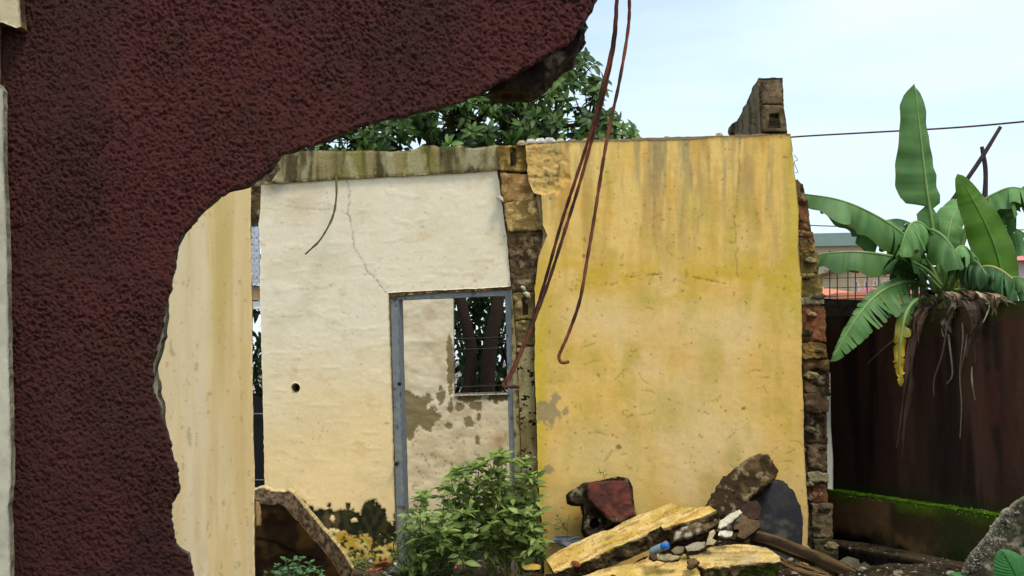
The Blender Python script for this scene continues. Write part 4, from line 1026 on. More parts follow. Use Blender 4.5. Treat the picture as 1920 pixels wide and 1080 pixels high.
banana_leaf([a(1762, 540, 10.9), a(1757, 480, 10.85), a(1748, 420, 10.8), a(1737, 350, 10.78), a(1728, 270, 10.78), a(1716, 166, 10.8)], .25, .10, .25, .15, gl * .78, 1, tears=.0, n=90, pet=.22, wave=.012,
            lprof=((0, .2, .27, .35, .44, .475, .485, .50, .54, .6, .7, .8, .88, .93, .97, 1), (0, 0, .4, .5, .45, .12, .12, .72, .9, 1, .93, .74, .6, .58, .36, 0)), w_prof=((0, .27, .30, .34, .38, .42, .46, .475, .49, .54, .58, .64, .68, .73, .78, .82, .87, .91, .95, .98, 1), (0, 0, .5, .66, .56, .66, .45, .3, .95, 1.05, .9, .98, .8, .86, .66, .72, .6, .7, .62, .4, 0)))
banana_leaf([a(1788, 545, 10.8), a(1840, 560, 10.65), a(1880, 545, 10.6), a(1868, 470, 10.6), a(1838, 400, 10.62), a(1799, 332, 10.66)], .19, .16, .3, .2, gb * .62, 2, n=60, pet=.30, wave=.015, ribc=(100, 140, 54))
banana_leaf([a(1764, 540, 10.9), a(1735, 482, 10.8), a(1690, 436, 10.6), a(1630, 398, 10.45), a(1570, 374, 10.4), a(1496, 362, 10.5)], .27, .28, 1.32, 1.3, gl * .8, 3, tears=.16, pet=.2, side=up_, jag=.22, gap=.03, h0=.8)
banana_leaf([a(1768, 540, 10.9), a(1735, 505, 10.7), a(1690, 485, 10.5), a(1620, 473, 10.35), a(1560, 474, 10.35), a(1525, 480, 10.4)], .17, .18, 1.3, 1.25, gl * .72, 4, tears=.13, pet=.22, side=up_, jag=.2, gap=.03, h0=.75)
banana_leaf([a(1762, 545, 10.85), a(1730, 532, 10.6), a(1690, 530, 10.35), a(1645, 552, 10.15), a(1605, 598, 10.0), a(1562, 668, 9.95)], .23, .07, .1, .5, gl * .85, 5, tears=.6, pet=.14, gap=.035, jag=.07, n=80)
banana_leaf([a(1772, 530, 10.8), a(1762, 470, 10.6), a(1738, 428, 10.4), a(1716, 416, 10.25), a(1700, 432, 10.15), a(1688, 470, 10.1)], .24, .26, 1.15, 1.15, gl * .95, 6, tears=.2, pet=.2, side=up_, h0=.6)
banana_leaf([a(1776, 535, 10.8), a(1768, 465, 10.6), a(1745, 432, 10.4), a(1765, 440, 10.2), a(1785, 462, 10.1), a(1796, 482, 10.1)], .2, .24, 1.1, 1.1, gl * .7, 16, tears=.14, pet=.3, side=up_, h0=.6)
banana_leaf([a(1790, 540, 10.9), a(1808, 450, 10.9), a(1838, 385, 10.85), a(1868, 362, 10.8), a(1905, 352, 10.75), a(1960, 372, 10.7)], .26, .3, 1.2, 1.2, gl * .95, 7, tears=.2, pet=.25, side=up_, h0=.7, jag=.3)
banana_leaf([a(1784, 540, 10.95), a(1810, 430, 11.0), a(1846, 386, 11.0), a(1890, 370, 10.9), a(1940, 340, 10.8), a(2000, 330, 10.8)], .3, .3, 1.25, 1.1, gl * .85, 8, tears=.25, pet=.25, side=up_, jag=.35, h0=.7)
banana_leaf([a(1784, 545, 10.8), a(1820, 510, 10.6), a(1858, 500, 10.4), a(1895, 520, 10.3), a(1930, 560, 10.2)], .26, .28, 1.1, 1.0, gd * 1.15, 9, tears=.3, pet=.2, side=up_, ribc=(206, 190, 110), jag=.25)
banana_leaf([a(1775, 540, 10.9), a(1775, 480, 10.8), a(1782, 420, 10.9), a(1795, 390, 11.1), a(1812, 372, 11.3)], .14, .14, .4, .4, gl * 1.1, 10, tears=.08, pet=.2)
banana_leaf([a(1770, 540, 10.8), a(1788, 500, 10.5), a(1812, 486, 10.3), a(1832, 492, 10.2), a(1850, 515, 10.1)], .24, .24, 1.0, 1.0, gd * .8, 11, tears=.2, pet=.2, side=up_)
banana_leaf([a(1765, 545, 10.8), a(1740, 520, 10.6), a(1712, 500, 10.45), a(1695, 480, 10.3), a(1688, 462, 10.2)], .24, .26, 1.0, 1.0, gd * .8, 12, tears=.15, pet=.2, side=up_)
banana_leaf([a(1755, 555, 10.6), a(1722, 560, 10.3), a(1700, 585, 10.15), a(1690, 630, 10.1), a(1686, 680, 10.1), a(1690, 722, 10.1)], .06, .07, .3, .3, gd * 1.3, 13, tears=.25, pet=.2, tip_col=lin(206, 168, 40), gap=.3, jag=.4, nm='yellowing_leaf')
banana_leaf([a(1790, 545, 10.7), a(1850, 540, 10.5), a(1900, 520, 10.3), a(1945, 530, 10.2)], .16, .17, 1.0, .9, gl * .6, 14, tears=.3, pet=.25, side=up_)
banana_leaf([a(1770, 545, 10.9), a(1745, 500, 10.9), a(1712, 462, 10.9), a(1680, 436, 10.85), a(1650, 430, 10.8)], .2, .22, 1.1, 1.1, gd * 1.0, 17, tears=.12, pet=.2, side=up_, h0=.6)
banana_leaf([a(1790, 545, 10.9), a(1830, 520, 10.9), a(1866, 520, 10.8), a(1896, 545, 10.7)], .24, .24, 1.0, 1.0, gd * .9, 18, tears=.2, pet=.2, side=up_, h0=.5)
banana_leaf([a(1786, 545, 11.0), a(1822, 470, 11.1), a(1862, 430, 11.1), a(1905, 430, 11.0), a(1950, 460, 10.9)], .24, .26, 1.15, 1.1, gl * 1.05, 19, tears=.28, pet=.2, side=up_, h0=.6, jag=.3)
banana_leaf([a(1775, 540, 11.0), a(1752, 470, 11.1), a(1722, 430, 11.1), a(1688, 412, 11.0), a(1655, 414, 10.9)], .2, .2, 1.15, 1.1, gl * .9, 20, tears=.25, pet=.2, side=up_, h0=.6, jag=.3)
banana_leaf([a(1782, 545, 10.7), a(1800, 500, 10.5), a(1815, 470, 10.3), a(1800, 462, 10.2), a(1782, 480, 10.1)], .18, .2, 1.1, 1.1, gl * 1.1, 23, tears=.25, pet=.2, side=up_, h0=.5, jag=.3)
# hanging dry leaves
dc = lin(124, 100, 76)
def wy(x, o=.12): return float(np.interp(x, [1560, 1870, 1925], [11.5, 9.5, 9.2])) - o
def dry(rib, w, seed, c=dc):
    r2 = np.random.default_rng(seed); A = Acc()
    for k in range(7):
        off = np.array([r2.normal(0, w), r2.normal(0, .03), 0]); P = spline([np.array(q) + off * (i_ / len(rib)) + r2.normal(0, .012, 3) * (i_ > 0) for i_, q in enumerate(rib)], 16)
        P = P[:r2.integers(9, 17)]; n = len(P); wd = w * r2.uniform(.3, .8)
        ang = np.cumsum(r2.normal(0, .5, n)); s1 = np.stack([np.cos(ang), np.sin(ang), 0 * ang], 1) * wd * np.sin(np.linspace(.4, 3.0, n))[:, None]
        V = np.stack([P - s1, P, P + s1], 1).reshape(-1, 3); Fc = []
        for i in range(n - 1):
            b = 3 * i; Fc += [(b, b + 3, b + 4, b + 1), (b + 1, b + 4, b + 5, b + 2)]
        A.add(V, Fc, c * r2.uniform(.5, 1.4))
    A.build('dry_leaf', M_dry, bp)
dry([a(1765, 560, 10.6), a(1722, 585, 10.2), a(1712, 640, 10.1), a(1704, 720, 10.1), a(1694, 800, 10.1), a(1688, 860, 10.1)], .035, 21, lin(84, 66, 54))
dry([a(1770, 560, 10.6), a(1728, 590, 10.15), a(1722, 640, 10.1), a(1726, 690, 10.1)], .04, 22, lin(92, 72, 58))
dry([a(1790, 555, 10.5), a(1822, 566, wy(1822)), a(1834, 610, wy(1834)), a(1826, 650, wy(1826)), a(1830, 690, wy(1830))], .055, 23, lin(96, 80, 66))
dry([a(1780, 556, 10.5), a(1790, 572, wy(1790)), a(1778, 610, wy(1778)), a(1792, 640, wy(1792))], .045, 24, lin(150, 132, 112))
for q_, (x_, y_) in enumerate([(1716, 566), (1744, 558), (1776, 553), (1790, 552), (1812, 550), (1838, 552), (1860, 556)]):
    dry([a(x_ - 8, y_ - 6, wy(x_, -.1)), a(x_ + 6, y_ + 2, wy(x_)), a(x_ + 2 + 9 * (q_ % 3), y_ + 22, wy(x_)), a(x_ + 6 - 8 * (q_ % 2), y_ + 34 + 12 * (q_ % 3), wy(x_))], .028, 60 + q_, (lin(150, 126, 98), lin(96, 74, 58), lin(184, 164, 136))[q_ % 3])
dry([a(1800, 555, 10.5), a(1850, 552, 9.9), a(1880, 560, wy(1880)), a(1892, 575, wy(1892))], .04, 25, lin(120, 100, 80))
dry([a(1750, 560, 10.6), a(1738, 545, 10.4), a(1720, 560, 10.3), a(1712, 590, 10.2)], .045, 26, lin(70, 52, 44))
dry([a(1790, 560, 10.6), a(1810, 548, 10.2), a(1840, 556, 10.0), a(1862, 572, 9.9), a(1870, 585, 9.9)], .05, 27, lin(140, 118, 92))
for k, pts in enumerate([[(1770, 560), (1776, 600), (1768, 660), (1752, 710), (1751, 742)], [(1795, 560), (1806, 620), (1800, 700), (1803, 760), (1800, 822)], [(1815, 570), (1812, 640), (1800, 700)], [(1705, 600), (1690, 625), (1655, 655), (1626, 682)],
                         [(1775, 575), (1780, 640), (1786, 700), (1775, 720)], [(1830, 640), (1822, 700), (1828, 750)]]):
    P = spline([a(x, y, wy(x, .16) if i else 10.5) for i, (x, y) in enumerate(pts)], 20); V, Fc = tube_geo(P, np.linspace(.010, .004, 20), 5); mk('dry_fibre', V, Fc, M_dry, bp, np.tile(lin(158, 138, 116) * (.6 + .1 * k), (len(V), 1)))
acc = Acc()
for k, (x, dx, r_) in enumerate(((1758, 0, .09), (1772, 12, .08), (1742, -10, .06), (1786, 20, .06))):
    P = spline([a(x, 1000, 10.95), a(x, 800, 10.95), a(x + dx * .3, 620, 10.95), a(x + dx, 540, 10.9), a(x + dx * 1.5, 500, 10.9)], 14); V, Fc = tube_geo(P, np.linspace(r_ * 1.3, r_ * .35, 14), 10); acc.add(V, Fc, mixc(np.tile(lin(96, 84, 60), (len(V), 1)), lin(100, 120, 70), ss(1.7, 2.4, V[:, 2])))
acc.build('stem', M_bark, bp, smooth=True)
# dead stalks behind the banana plant
for k, (pts, r_, lb) in enumerate([([(1766, 408, 11.3), (1790, 370, 11.3), (1838, 300, 11.3), (1876, 238, 11.3)], .022, 'long dark dead stalk slanting up to the right behind the banana leaves'),
                                   ([(1838, 460, 11.5), (1846, 380, 11.5), (1848, 320, 11.5), (1841, 275, 11.5)], .026, 'short upright dead stalk crossing behind the slanting one')]):
    P = spline([a(*q) for q in pts] , 16); V, Fc = tube_geo(P, np.linspace(r_ * 1.2, r_ * .7, 16) * (1 + .25 * (vn(np.arange(16) / 1.7, k, 0, 3) - .5)), 7)
    p0 = P[0]; V2, F2 = tube_geo([p0 * np.array([1, 1, 0]), p0 * np.array([1, 1, .5]), p0], r_ * 1.1, 7)
    acc = Acc(); acc.add(V, Fc, lin(78, 62, 62)); acc.add(V2, F2, lin(70, 56, 50)); acc.build('dead_stalk', M_bark, None, label=lb, cat='stalk', base=[p0[0], p0[1], 0])

# ================================================================== rubble in the foreground
def fy(c1, c2, ang, seed, gm=.5):
    ca, sa = math.cos(ang), math.sin(ang)
    def f(px, py, W):
        u = px * ca + py * sa; v = -px * sa + py * ca
        c = mixc(np.tile(lin(*c1), (len(px), 1)), lin(*c2), ss(.42, .64, fbm(u / 60, v / 7, 0, seed, 4)))
        c = mixc(c, lin(176, 150, 44), ss(.5, .62, fbm(px / 30, py / 16, 0, seed + 1, 4)) * gm)
        c = mixc(c, lin(150, 110, 56), ss(.58, .66, fbm(u / 30, v / 3.2, 0, seed + 2, 3)) * .7)
        return (fbm(u / 70, v / 9, 0, seed + 3, 4) - .5) * .02 - (fbm(u / 40, v / 2.5, 0, seed + 4, 3) > .62) * .004, c
    return f
RB = rim_conc((112, 92, 62), (50, 42, 28), None, .0)
RBP = rim_conc((128, 106, 72), (62, 50, 34), None, .13)
def debris(name, outline, plane, thick, fn, label, cat='rubble', **k):
    kw = dict(step=2.6, jag=2, jscale=10, rim_fn=RB, rim_rough=.02, rings=14, mat=M_conc); kw.update(k); m = kw.pop('mat')
    o = slab(name, outline, plane, thick, m, None, fn=fn, label=label, cat=cat, **kw)
    return o
debris('fallen_plaster_slab', [(1025, 1050), (1040, 1036), (1075, 1018), (1110, 1003), (1150, 990), (1185, 970), (1215, 958), (1245, 944), (1262, 942), (1275, 950), (1300, 951), (1330, 949), (1345, 958), (1300, 976), (1245, 990), (1238, 986), (1200, 1006), (1150, 1028),
       (1105, 1050), (1060, 1066), (1038, 1073)], tplane(1200, 985, 9.75, (-.3, -.5, .81)), .15, fy((236, 202, 132), (222, 178, 94), -.42, 401), 'long yellow painted plaster slab sloping up to the right across the rubble heap', 'slab', seed=400, rim_fn=RBP)
debris('fallen_plaster_slab', [(1055, 1095), (1130, 1068), (1200, 1052), (1222, 1040), (1284, 1037), (1292, 1050), (1306, 1062), (1316, 1085), (1290, 1120), (1100, 1125)], tplane(1220, 1060, 9.3, (-.08, -.42, .9)), .13, fy((232, 194, 118), (196, 164, 100), -.25, 411),
       'cracked yellow slab lying in front, left of the dark crack', 'slab', seed=410, rim_fn=RBP)
debris('fallen_plaster_slab', [(1290, 1037), (1340, 1023), (1400, 1020), (1438, 1028), (1462, 1042), (1464, 1052), (1400, 1058), (1340, 1062), (1322, 1068), (1308, 1056), (1296, 1048)], tplane(1380, 1040, 9.32, (.05, -.42, .9)), .13, fy((232, 196, 124), (188, 168, 122), 0, 421, .3),
       'flat yellow slab at the front right of the heap, green underneath', 'slab', seed=420, rim_fn=lambda W, f, pc: mixc(RBP(W, f, pc), lin(64, 72, 22), ss(.45, .6, fbm(W[:, 0] * 7, W[:, 1] * 7, W[:, 2] * 7, 5, 3)) * (f > .2)))
# hollow maroon block
def f_mb(px, py, W):
    c = mixc(np.tile(lin(112, 54, 40), (len(px), 1)), lin(78, 38, 28), ss(.4, .6, fbm(px / 12, py / 12, 0, 431, 4)))
    c = mixc(c, lin(150, 130, 96), ss(.62, .7, fbm(px / 8, py / 8, 0, 433, 4)) * ss(960, 985, py))
    return (fbm(px / 5, py / 5, 0, 432, 3) - .5) * .02, c
mbk = root('maroon_block', 'broken hollow block with one maroon roughcast face, leaning on the yellow wall', 'block', tuple(at(1130, 985, 9.95)))
slab('roughcast_face', [(1100, 905), (1120, 902), (1150, 898), (1172, 900), (1182, 915), (1186, 935), (1190, 965), (1170, 978), (1150, 978), (1128, 958), (1105, 935)], tplane(1150, 940, 9.92, (.15, -.92, .35)), .05, M_stucco, mbk, step=2.4, fn=f_mb, jag=2, seed=430, rim_fn=RB, round_px=6, round_m=.015)
cr = rubble([lin(66, 52, 40), lin(36, 28, 22), lin(128, 116, 92)], .025, 22, 8)
slab('block_shell', [(1066, 925), (1072, 918), (1098, 905), (1148, 895), (1160, 893), (1178, 896), (1187, 912), (1190, 940), (1194, 966), (1188, 980), (1160, 995), (1150, 982), (1126, 1000), (1104, 1008), (1094, 992), (1098, 965), (1094, 945), (1080, 946), (1068, 940)],
     tplane(1130, 945, 10.0, (.1, -.95, .2)), .16, M_brick, mbk, step=2.6, holes=[[(1108, 974), (1120, 972), (1126, 984), (1112, 992), (1106, 986)]], fn=cr, jag=2.2, seed=434, rim_fn=rim_conc((66, 52, 38), (24, 20, 16)), rim_rough=.012, smooth=False, round_px=5, round_m=.015)
slab('hollow_back', [(1070, 926), (1098, 908), (1180, 900), (1190, 965), (1160, 990), (1104, 1000), (1092, 992), (1098, 965), (1094, 943), (1072, 938)], tplane(1130, 945, 10.12, (.1, -.95, .2)), .05, M_brick, mbk, step=5, fn=const(lin(40, 30, 24), .004), rim_fn=rim_conc((50, 40, 30), (30, 24, 20)))  # dark backing added to paint the shade inside the hollow
debris('concrete_chunk', [(1322, 955), (1330, 945), (1340, 920), (1356, 895), (1378, 880), (1398, 862), (1424, 848), (1440, 852), (1450, 864), (1461, 880), (1456, 896), (1430, 914), (1412, 930), (1398, 948), (1380, 964), (1350, 970)],
       tplane(1390, 905, 9.85, (.12, -.85, .5)), .2, rubble([lin(104, 82, 52), lin(64, 50, 32), lin(140, 122, 90)], .04, 11, 441), 'rough brown concrete chunk tilted up against the yellow wall, left of the grey slab', 'rubble', seed=440, jag=3, round_px=5, round_m=.02, mat=M_brick, smooth=False, rim_rough=.03)
debris('grey_slab', [(1408, 985), (1404, 950), (1412, 925), (1428, 905), (1444, 898), (1468, 900), (1486, 918), (1500, 945), (1506, 965), (1505, 1030), (1500, 1060), (1440, 1060), (1412, 1020)],
       tplane(1455, 965, 9.98, (.1, -.93, .34)), .09, rubble([lin(58, 58, 58), lin(44, 44, 46), lin(84, 78, 68)], .008, 6, 451), 'dark grey rounded slab standing on edge against the yellow wall', 'slab', seed=450, jag=2, round_px=6, round_m=.012, rim_fn=rim_conc((110, 108, 96), (80, 78, 70)))
# end piece of slab 1
debris('concrete_chunk', [(1300, 978), (1330, 955), (1345, 958), (1351, 970), (1350, 982), (1330, 993), (1310, 1000), (1290, 1010), (1262, 1016), (1266, 994)], tplane(1310, 985, 9.6, (.1, -.85, .4)), .12, rubble([lin(140, 120, 88), lin(92, 72, 48), lin(190, 180, 156)], .02, 18, 461),
       'broken grey brown concrete end under the top of the long yellow slab', 'rubble', seed=460, mat=M_brick, smooth=False, round_px=6, round_m=.02)
small = [
 ([(1346, 988), (1350, 975), (1368, 962), (1386, 955), (1392, 960), (1376, 972), (1362, 984), (1350, 990)], 9.55, (-.2, -.5, .8), .07, (226, 214, 184), 'white faced triangular plaster chip beside the top of the long slab'),
 ([(1347, 1002), (1349, 995), (1362, 993), (1374, 996), (1373, 1003), (1362, 1006)], 9.35, (0, -.6, .8), .03, (232, 224, 200), 'small rounded white plaster chip under the triangular one'),
 ([(1326, 1012), (1330, 996), (1338, 992), (1342, 998), (1336, 1008), (1344, 1012), (1338, 1020), (1324, 1020)], 9.3, (0, -.7, .7), .04, (206, 186, 140), 'beige angular chip standing on the front slab'),
 ([(1378, 975), (1390, 962), (1402, 968), (1404, 980), (1392, 992), (1376, 992)], 9.6, (.1, -.8, .5), .07, (122, 96, 66), 'brown chunk right behind the white triangular chip'),
 ([(1388, 990), (1404, 972), (1424, 975), (1426, 986), (1410, 1000), (1396, 1010), (1382, 1004)], 9.5, (.1, -.8, .5), .08, (110, 88, 62), 'brown flat chunk at the foot of the grey slab'),
 ([(1388, 950), (1402, 940), (1420, 938), (1428, 950), (1424, 972), (1404, 975), (1390, 968)], 9.75, (.1, -.9, .3), .1, (84, 62, 50), 'shadowed reddish brown lump between chunk and grey slab'),
 ([(1216, 1044), (1219, 1037), (1231, 1036), (1234, 1046), (1226, 1049)], 9.15, (0, -.7, .7), .03, (96, 78, 60), 'small dark stone next to the flat stone on the cracked slab'),
 ([(1233, 1046), (1236, 1036), (1256, 1038), (1275, 1041), (1272, 1047), (1250, 1050)], 9.16, (0, -.6, .8), .03, (176, 160, 122), 'flat light stone lying on the cracked yellow slab'),
 ([(1284, 1024), (1300, 1016), (1322, 1014), (1326, 1022), (1310, 1030), (1290, 1032)], 9.3, (0, -.6, .8), .05, (170, 158, 130), 'pale crumbly lump between the two yellow slabs'),
 ([(1258, 1030), (1270, 1022), (1284, 1024), (1280, 1034), (1266, 1038)], 9.3, (0, -.6, .8), .04, (140, 122, 94), 'brown crumb next to the blue bottle cap'),
 ([(1288, 1048), (1302, 1044), (1312, 1052), (1304, 1060), (1292, 1058)], 9.13, (0, -.6, .8), .03, (132, 104, 66), 'brown stone wedged in the crack of the front slabs'),
 ([(1498, 1030), (1512, 1020), (1524, 1030), (1522, 1046), (1504, 1048)], 9.9, (0, -.8, .6), .06, (176, 152, 110), 'pale lump at the foot of the yellow wall corner'),
 ([(1570, 1052), (1590, 1042), (1610, 1048), (1616, 1064), (1596, 1074), (1574, 1068)], 9.8, (0, -.8, .6), .09, (104, 96, 76), 'grey stone at the foot of the broken wall end'),
 ([(1602, 1062), (1622, 1052), (1640, 1066), (1640, 1082), (1608, 1084)], 9.5, (0, -.8, .6), .09, (84, 80, 60), 'mossy stone at the right end of the old timber'),
]
for i, (pl, Y, nn, th, c, lb) in enumerate(small):
    cc = lin(*c); cx = sum(p[0] for p in pl) / len(pl); cy = sum(p[1] for p in pl) / len(pl)
    debris('rubble_chip', pl, tplane(cx, cy, Y, nn), th, rubble([cc, cc * .75, cc * 1.12], .006, 20, 470 + i), lb, 'rubble', seed=470 + i, jag=1.5, jscale=6, round_px=3, round_m=.008, step=2.4, rings=4, rim_fn=rim_conc(tuple(int(k * .75) for k in c), (60, 48, 34)), rim_rough=.008, mat=M_brick)
# more small anonymous rubble, a group of look-alikes
rr_ = random.Random(11); spots = []
for _ in range(22):
    spots.append((rr_.uniform(1030, 1600), rr_.uniform(1045, 1085), rr_.uniform(4, 11)))
for _ in range(40):
    spots.append((rr_.uniform(655, 1040), rr_.uniform(1050, 1085), rr_.uniform(3, 9)))
for _ in range(22): spots.append((rr_.uniform(1570, 1800), rr_.uniform(1055, 1085), rr_.uniform(4, 9)))
bpy.context.view_layer.update(); DG = bpy.context.evaluated_depsgraph_get()
def pebble_mesh(seed):
    import bmesh
    bm = bmesh.new(); bmesh.ops.create_icosphere(bm, subdivisions=2, radius=1); r3 = random.Random(seed)
    pl = [(Vector((r3.gauss(0, 1), r3.gauss(0, 1), r3.gauss(0, 1))).normalized(), r3.uniform(.45, .8)) for _ in range(7)]
    for v in bm.verts:
        for n_, d_ in pl:
            s_ = v.co.dot(n_)
            if s_ > d_: v.co -= n_ * (s_ - d_)
        v.co.z *= .7
    me = bpy.data.meshes.new('rubble_stone'); bm.to_mesh(me); bm.free(); me.color_attributes.new('Col', 'FLOAT_COLOR', 'POINT'); return me
tones = [(150, 132, 100), (112, 92, 66), (84, 70, 52), (196, 180, 146), (170, 92, 66), (128, 118, 98), (206, 200, 184), (70, 62, 50)]
pebs = []
for i, c in enumerate(tones):
    me = pebble_mesh(i); n = len(me.vertices); cc = np.ones((n, 4)); cc[:, :3] = lin(*c); me.color_attributes['Col'].data.foreach_set('color', cc.ravel()); me.materials.append(M_brick); pebs.append(me)
def land(x, y):
    d = rays(x, y); hit, loc, nrm, _, ob, _ = scene.ray_cast(DG, Vector(CAM.tolist()), Vector((d / np.linalg.norm(d)).tolist()))
    return (np.array(loc), nrm, ob) if hit else (None, None, None)
TN = ['light beige', 'brown', 'dark brown', 'pale cream', 'terracotta', 'grey', 'whitish', 'blackish']
for i, (x, y, s_) in enumerate(spots):
    p, nrm, ob = land(x, y)
    if p is None or nrm.z < .35 or p[1] < 8.3 or (ob.name.startswith('fallen') and rr_.random() < .85): continue
    Y = p[1]
    o = bpy.data.objects.new('rubble_stone', pebs[i % len(pebs)]); COL.objects.link(o); o.location = p
    sc = s_ / F * Y; o.scale = (sc * rr_.uniform(.8, 1.5), sc, sc * rr_.uniform(.6, 1)); o.rotation_euler = (rr_.uniform(-.4, .4), rr_.uniform(-.4, .4), rr_.uniform(0, 6))
    left = x < 1040
    sz = 'tiny' if s_ < 5 else ('small' if s_ < 8 else 'fist sized'); tn = TN[i % len(pebs)]
    tag(o, ('%s %s loose stone on the littered ground around the weeds' % (sz, tn) if left else ('%s %s loose stone on the soil at the foot of the boundary wall' % (sz, tn) if x > 1570 else '%s %s loose stone packed among the yellow slabs' % (sz, tn))),
        'stone', ('loose stones around the weeds' if left else ('loose stones by the boundary wall' if x > 1570 else 'loose stones among the slabs')))

# fine gravel and crumbs between everything: nobody could count it
rgv = np.random.default_rng(91); acc = Acc(); gt = [lin(*c) for c in ((150, 134, 104), (110, 92, 66), (72, 60, 44), (190, 178, 150), (150, 96, 66), (60, 54, 40))]
OCT = np.array([(1, 0, 0), (-1, 0, 0), (0, 1, 0), (0, -1, 0), (0, 0, 1), (0, 0, -1)], float); OF = [(0, 2, 4), (2, 1, 4), (1, 3, 4), (3, 0, 4), (2, 0, 5), (1, 2, 5), (3, 1, 5), (0, 3, 5)]
for k in range(4200):
    x, y = rgv.uniform(480, 1800), rgv.uniform(1000, 1085)
    p, nrm, ob = land(x, y)
    if p is None or nrm.z < .3 or not (ob.name.startswith('ground') or ob.name.startswith('rubble_ground') or ob.name.startswith('drain')): continue
    s_ = rgv.lognormal(-5.0, .5); acc.add(p + OCT * rgv.uniform(.5, 1.2, (6, 1)) * s_ * np.array([1.3, 1, .7]) + rgv.normal(0, .15 * s_, (6, 3)), OF, gt[rgv.integers(0, 6)] * rgv.uniform(.7, 1.2))
gv = acc.build('gravel', M_brick, None); tag(gv, 'crumbs of mortar, brick and gravel covering the ground between the rubble', 'gravel', kind='stuff')

# old timber
ot = root('old_timber', 'weathered brown timber lying diagonally at the foot of the yellow wall', 'timber', tuple(at(1500, 1050, 9.7)))
P = spline([at(1408, 1006, 9.65), at(1450, 1016, 9.62), at(1500, 1036, 9.58), at(1545, 1054, 9.54), at(1610, 1086, 9.5)], 60)
V, Fc = tube_geo(P, .055 * (1 + .06 * (vn(np.arange(60) / 9, 1) - .5)), 16); n_ = fbm(np.arange(len(V)) // 16 / 22., (np.arange(len(V)) % 16) * 1.3, 0, 3, 4)
V = V + (n_ - .5)[:, None] * np.array([0, .012, .03]); mk('plank', V, Fc, M_wood, ot, mixc(np.tile(lin(104, 80, 50), (len(V), 1)), lin(54, 40, 28), ss(.4, .6, n_)), False)
for k in range(26):
    x0_ = rg.uniform(1430, 1520); P = spline([at(x0_, 1030 + (x0_ - 1430) * .35 + rg.uniform(0, 22), 9.45), at(x0_ + 50, 1050 + (x0_ - 1430) * .38 + rg.uniform(0, 18), 9.42), at(x0_ + 100, 1066 + (x0_ - 1430) * .42 + rg.uniform(0, 18), 9.4)], 10)
    V, Fc = tube_geo(P, rg.uniform(.003, .009), 5); mk('splinter', V, Fc, M_wood, ot, np.tile(lin(136, 108, 70) * rg.uniform(.35, 1.1), (len(V), 1)))

# leaning slab bottom left
def f_under(px, py, W):
    c = mixc(np.tile(lin(122, 84, 44), (len(px), 1)), lin(72, 50, 30), ss(.4, .6, fbm(px / 30, py / 22, 0, 501, 4)))
    d = seg_dist(px + 6 * (vn(px / 10, py / 10) - .5), py, [(480, 1010), (520, 1015), (560, 1040), (600, 1050)]); return (fbm(px / 30, py / 30, 0, 502, 4) - .5) * .03, mixc(c, lin(24, 18, 12), np.exp(-(d / 3) ** 2))
debris('leaning_slab', [(440, 944), (478, 938), (492, 944), (514, 946), (524, 942), (534, 950), (560, 980), (590, 1016), (620, 1050), (646, 1090), (640, 1130), (440, 1130)], tplane(540, 1000, 9.6, (-.42, -.62, -.66)), .15, f_under,
       'thick broken slab leaning at bottom left with its dark underside showing', 'slab', seed=500, jag=1.2, rim_rough=.012,
       rim_fn=lambda W, f, pc: (np.tile(lin(222, 192, 132), (len(W), 1)) if f > .8 else rim_conc((118, 96, 70), (58, 46, 34))(W * 1.6, f, pc)))
debris('rubble_chip', [(478, 925), (500, 918), (528, 922), (540, 932), (524, 946), (500, 944), (480, 940)], tplane(505, 932, 9.9, (0, -.8, .5)), .1, rubble([lin(130, 96, 76), lin(92, 70, 54), lin(160, 136, 110)], .02, 18, 505), 'brownish pink rubble lump on top of the leaning slab', 'rubble', seed=506, mat=M_brick, smooth=False, round_px=5, round_m=.02)
debris('rubble_chip', [(478, 938), (486, 940), (490, 960), (488, 985), (480, 988)], tplane(483, 960, 9.3, (.2, -.9, .2)), .05, const(lin(150, 120, 78), .01, 18, 5, .3), 'thin torn tan flake hanging at the left edge of the leaning slab', 'rubble', seed=508, round_px=3, round_m=.01)

# litter
def blob_thing(name, x, y, Y, sx, sy, c, label, cat, m=M_plastic, seed=0, crumple=.35):
    q, _, _ = land(x, y)
    if q is not None and 8.3 < q[1] < Y + 1: p = q; Y = q[1]
    else: p = at(x, y, Y)
    k = Y / F
    import bmesh
    bm = bmesh.new(); bmesh.ops.create_icosphere(bm, subdivisions=3, radius=1)
    V = np.array([v.co[:] for v in bm.verts]); Fc = [tuple(v.index for v in f.verts) for f in bm.faces]; bm.free()
    r_ = 1 + (fbm(V[:, 0] * 1.8, V[:, 1] * 1.8, V[:, 2] * 1.8, seed, 3) - .5) * 2 * crumple
    r4 = random.Random(seed)
    for _ in range(9):
        nn_ = np.array([r4.gauss(0, 1) for _ in range(3)]); nn_ /= np.linalg.norm(nn_); sd_ = V @ nn_; V = V - nn_[None] * np.maximum(0, sd_ - r4.uniform(.35, .75))[:, None]
    W = V * 1.3 * r_[:, None] * np.array([sx * k, sx * k * .7, sy * k]) + p
    n = fbm(V[:, 0] * 2, V[:, 1] * 2, V[:, 2] * 2, seed + 3, 3)
    return mk(name, W, Fc, m, None, lin(*c)[None] * (1 + (n - .5) * 1.0)[:, None], False, label=label, cat=cat)
bt_ = root('plastic_bottle', 'clear plastic bottle with a bright blue cap lying among the slabs', 'bottle', tuple(at(1235, 1030, 9.2)))
P = [at(1219, 1037, 9.22), at(1228, 1032, 9.21), at(1238, 1027, 9.2), at(1241, 1026, 9.2)]
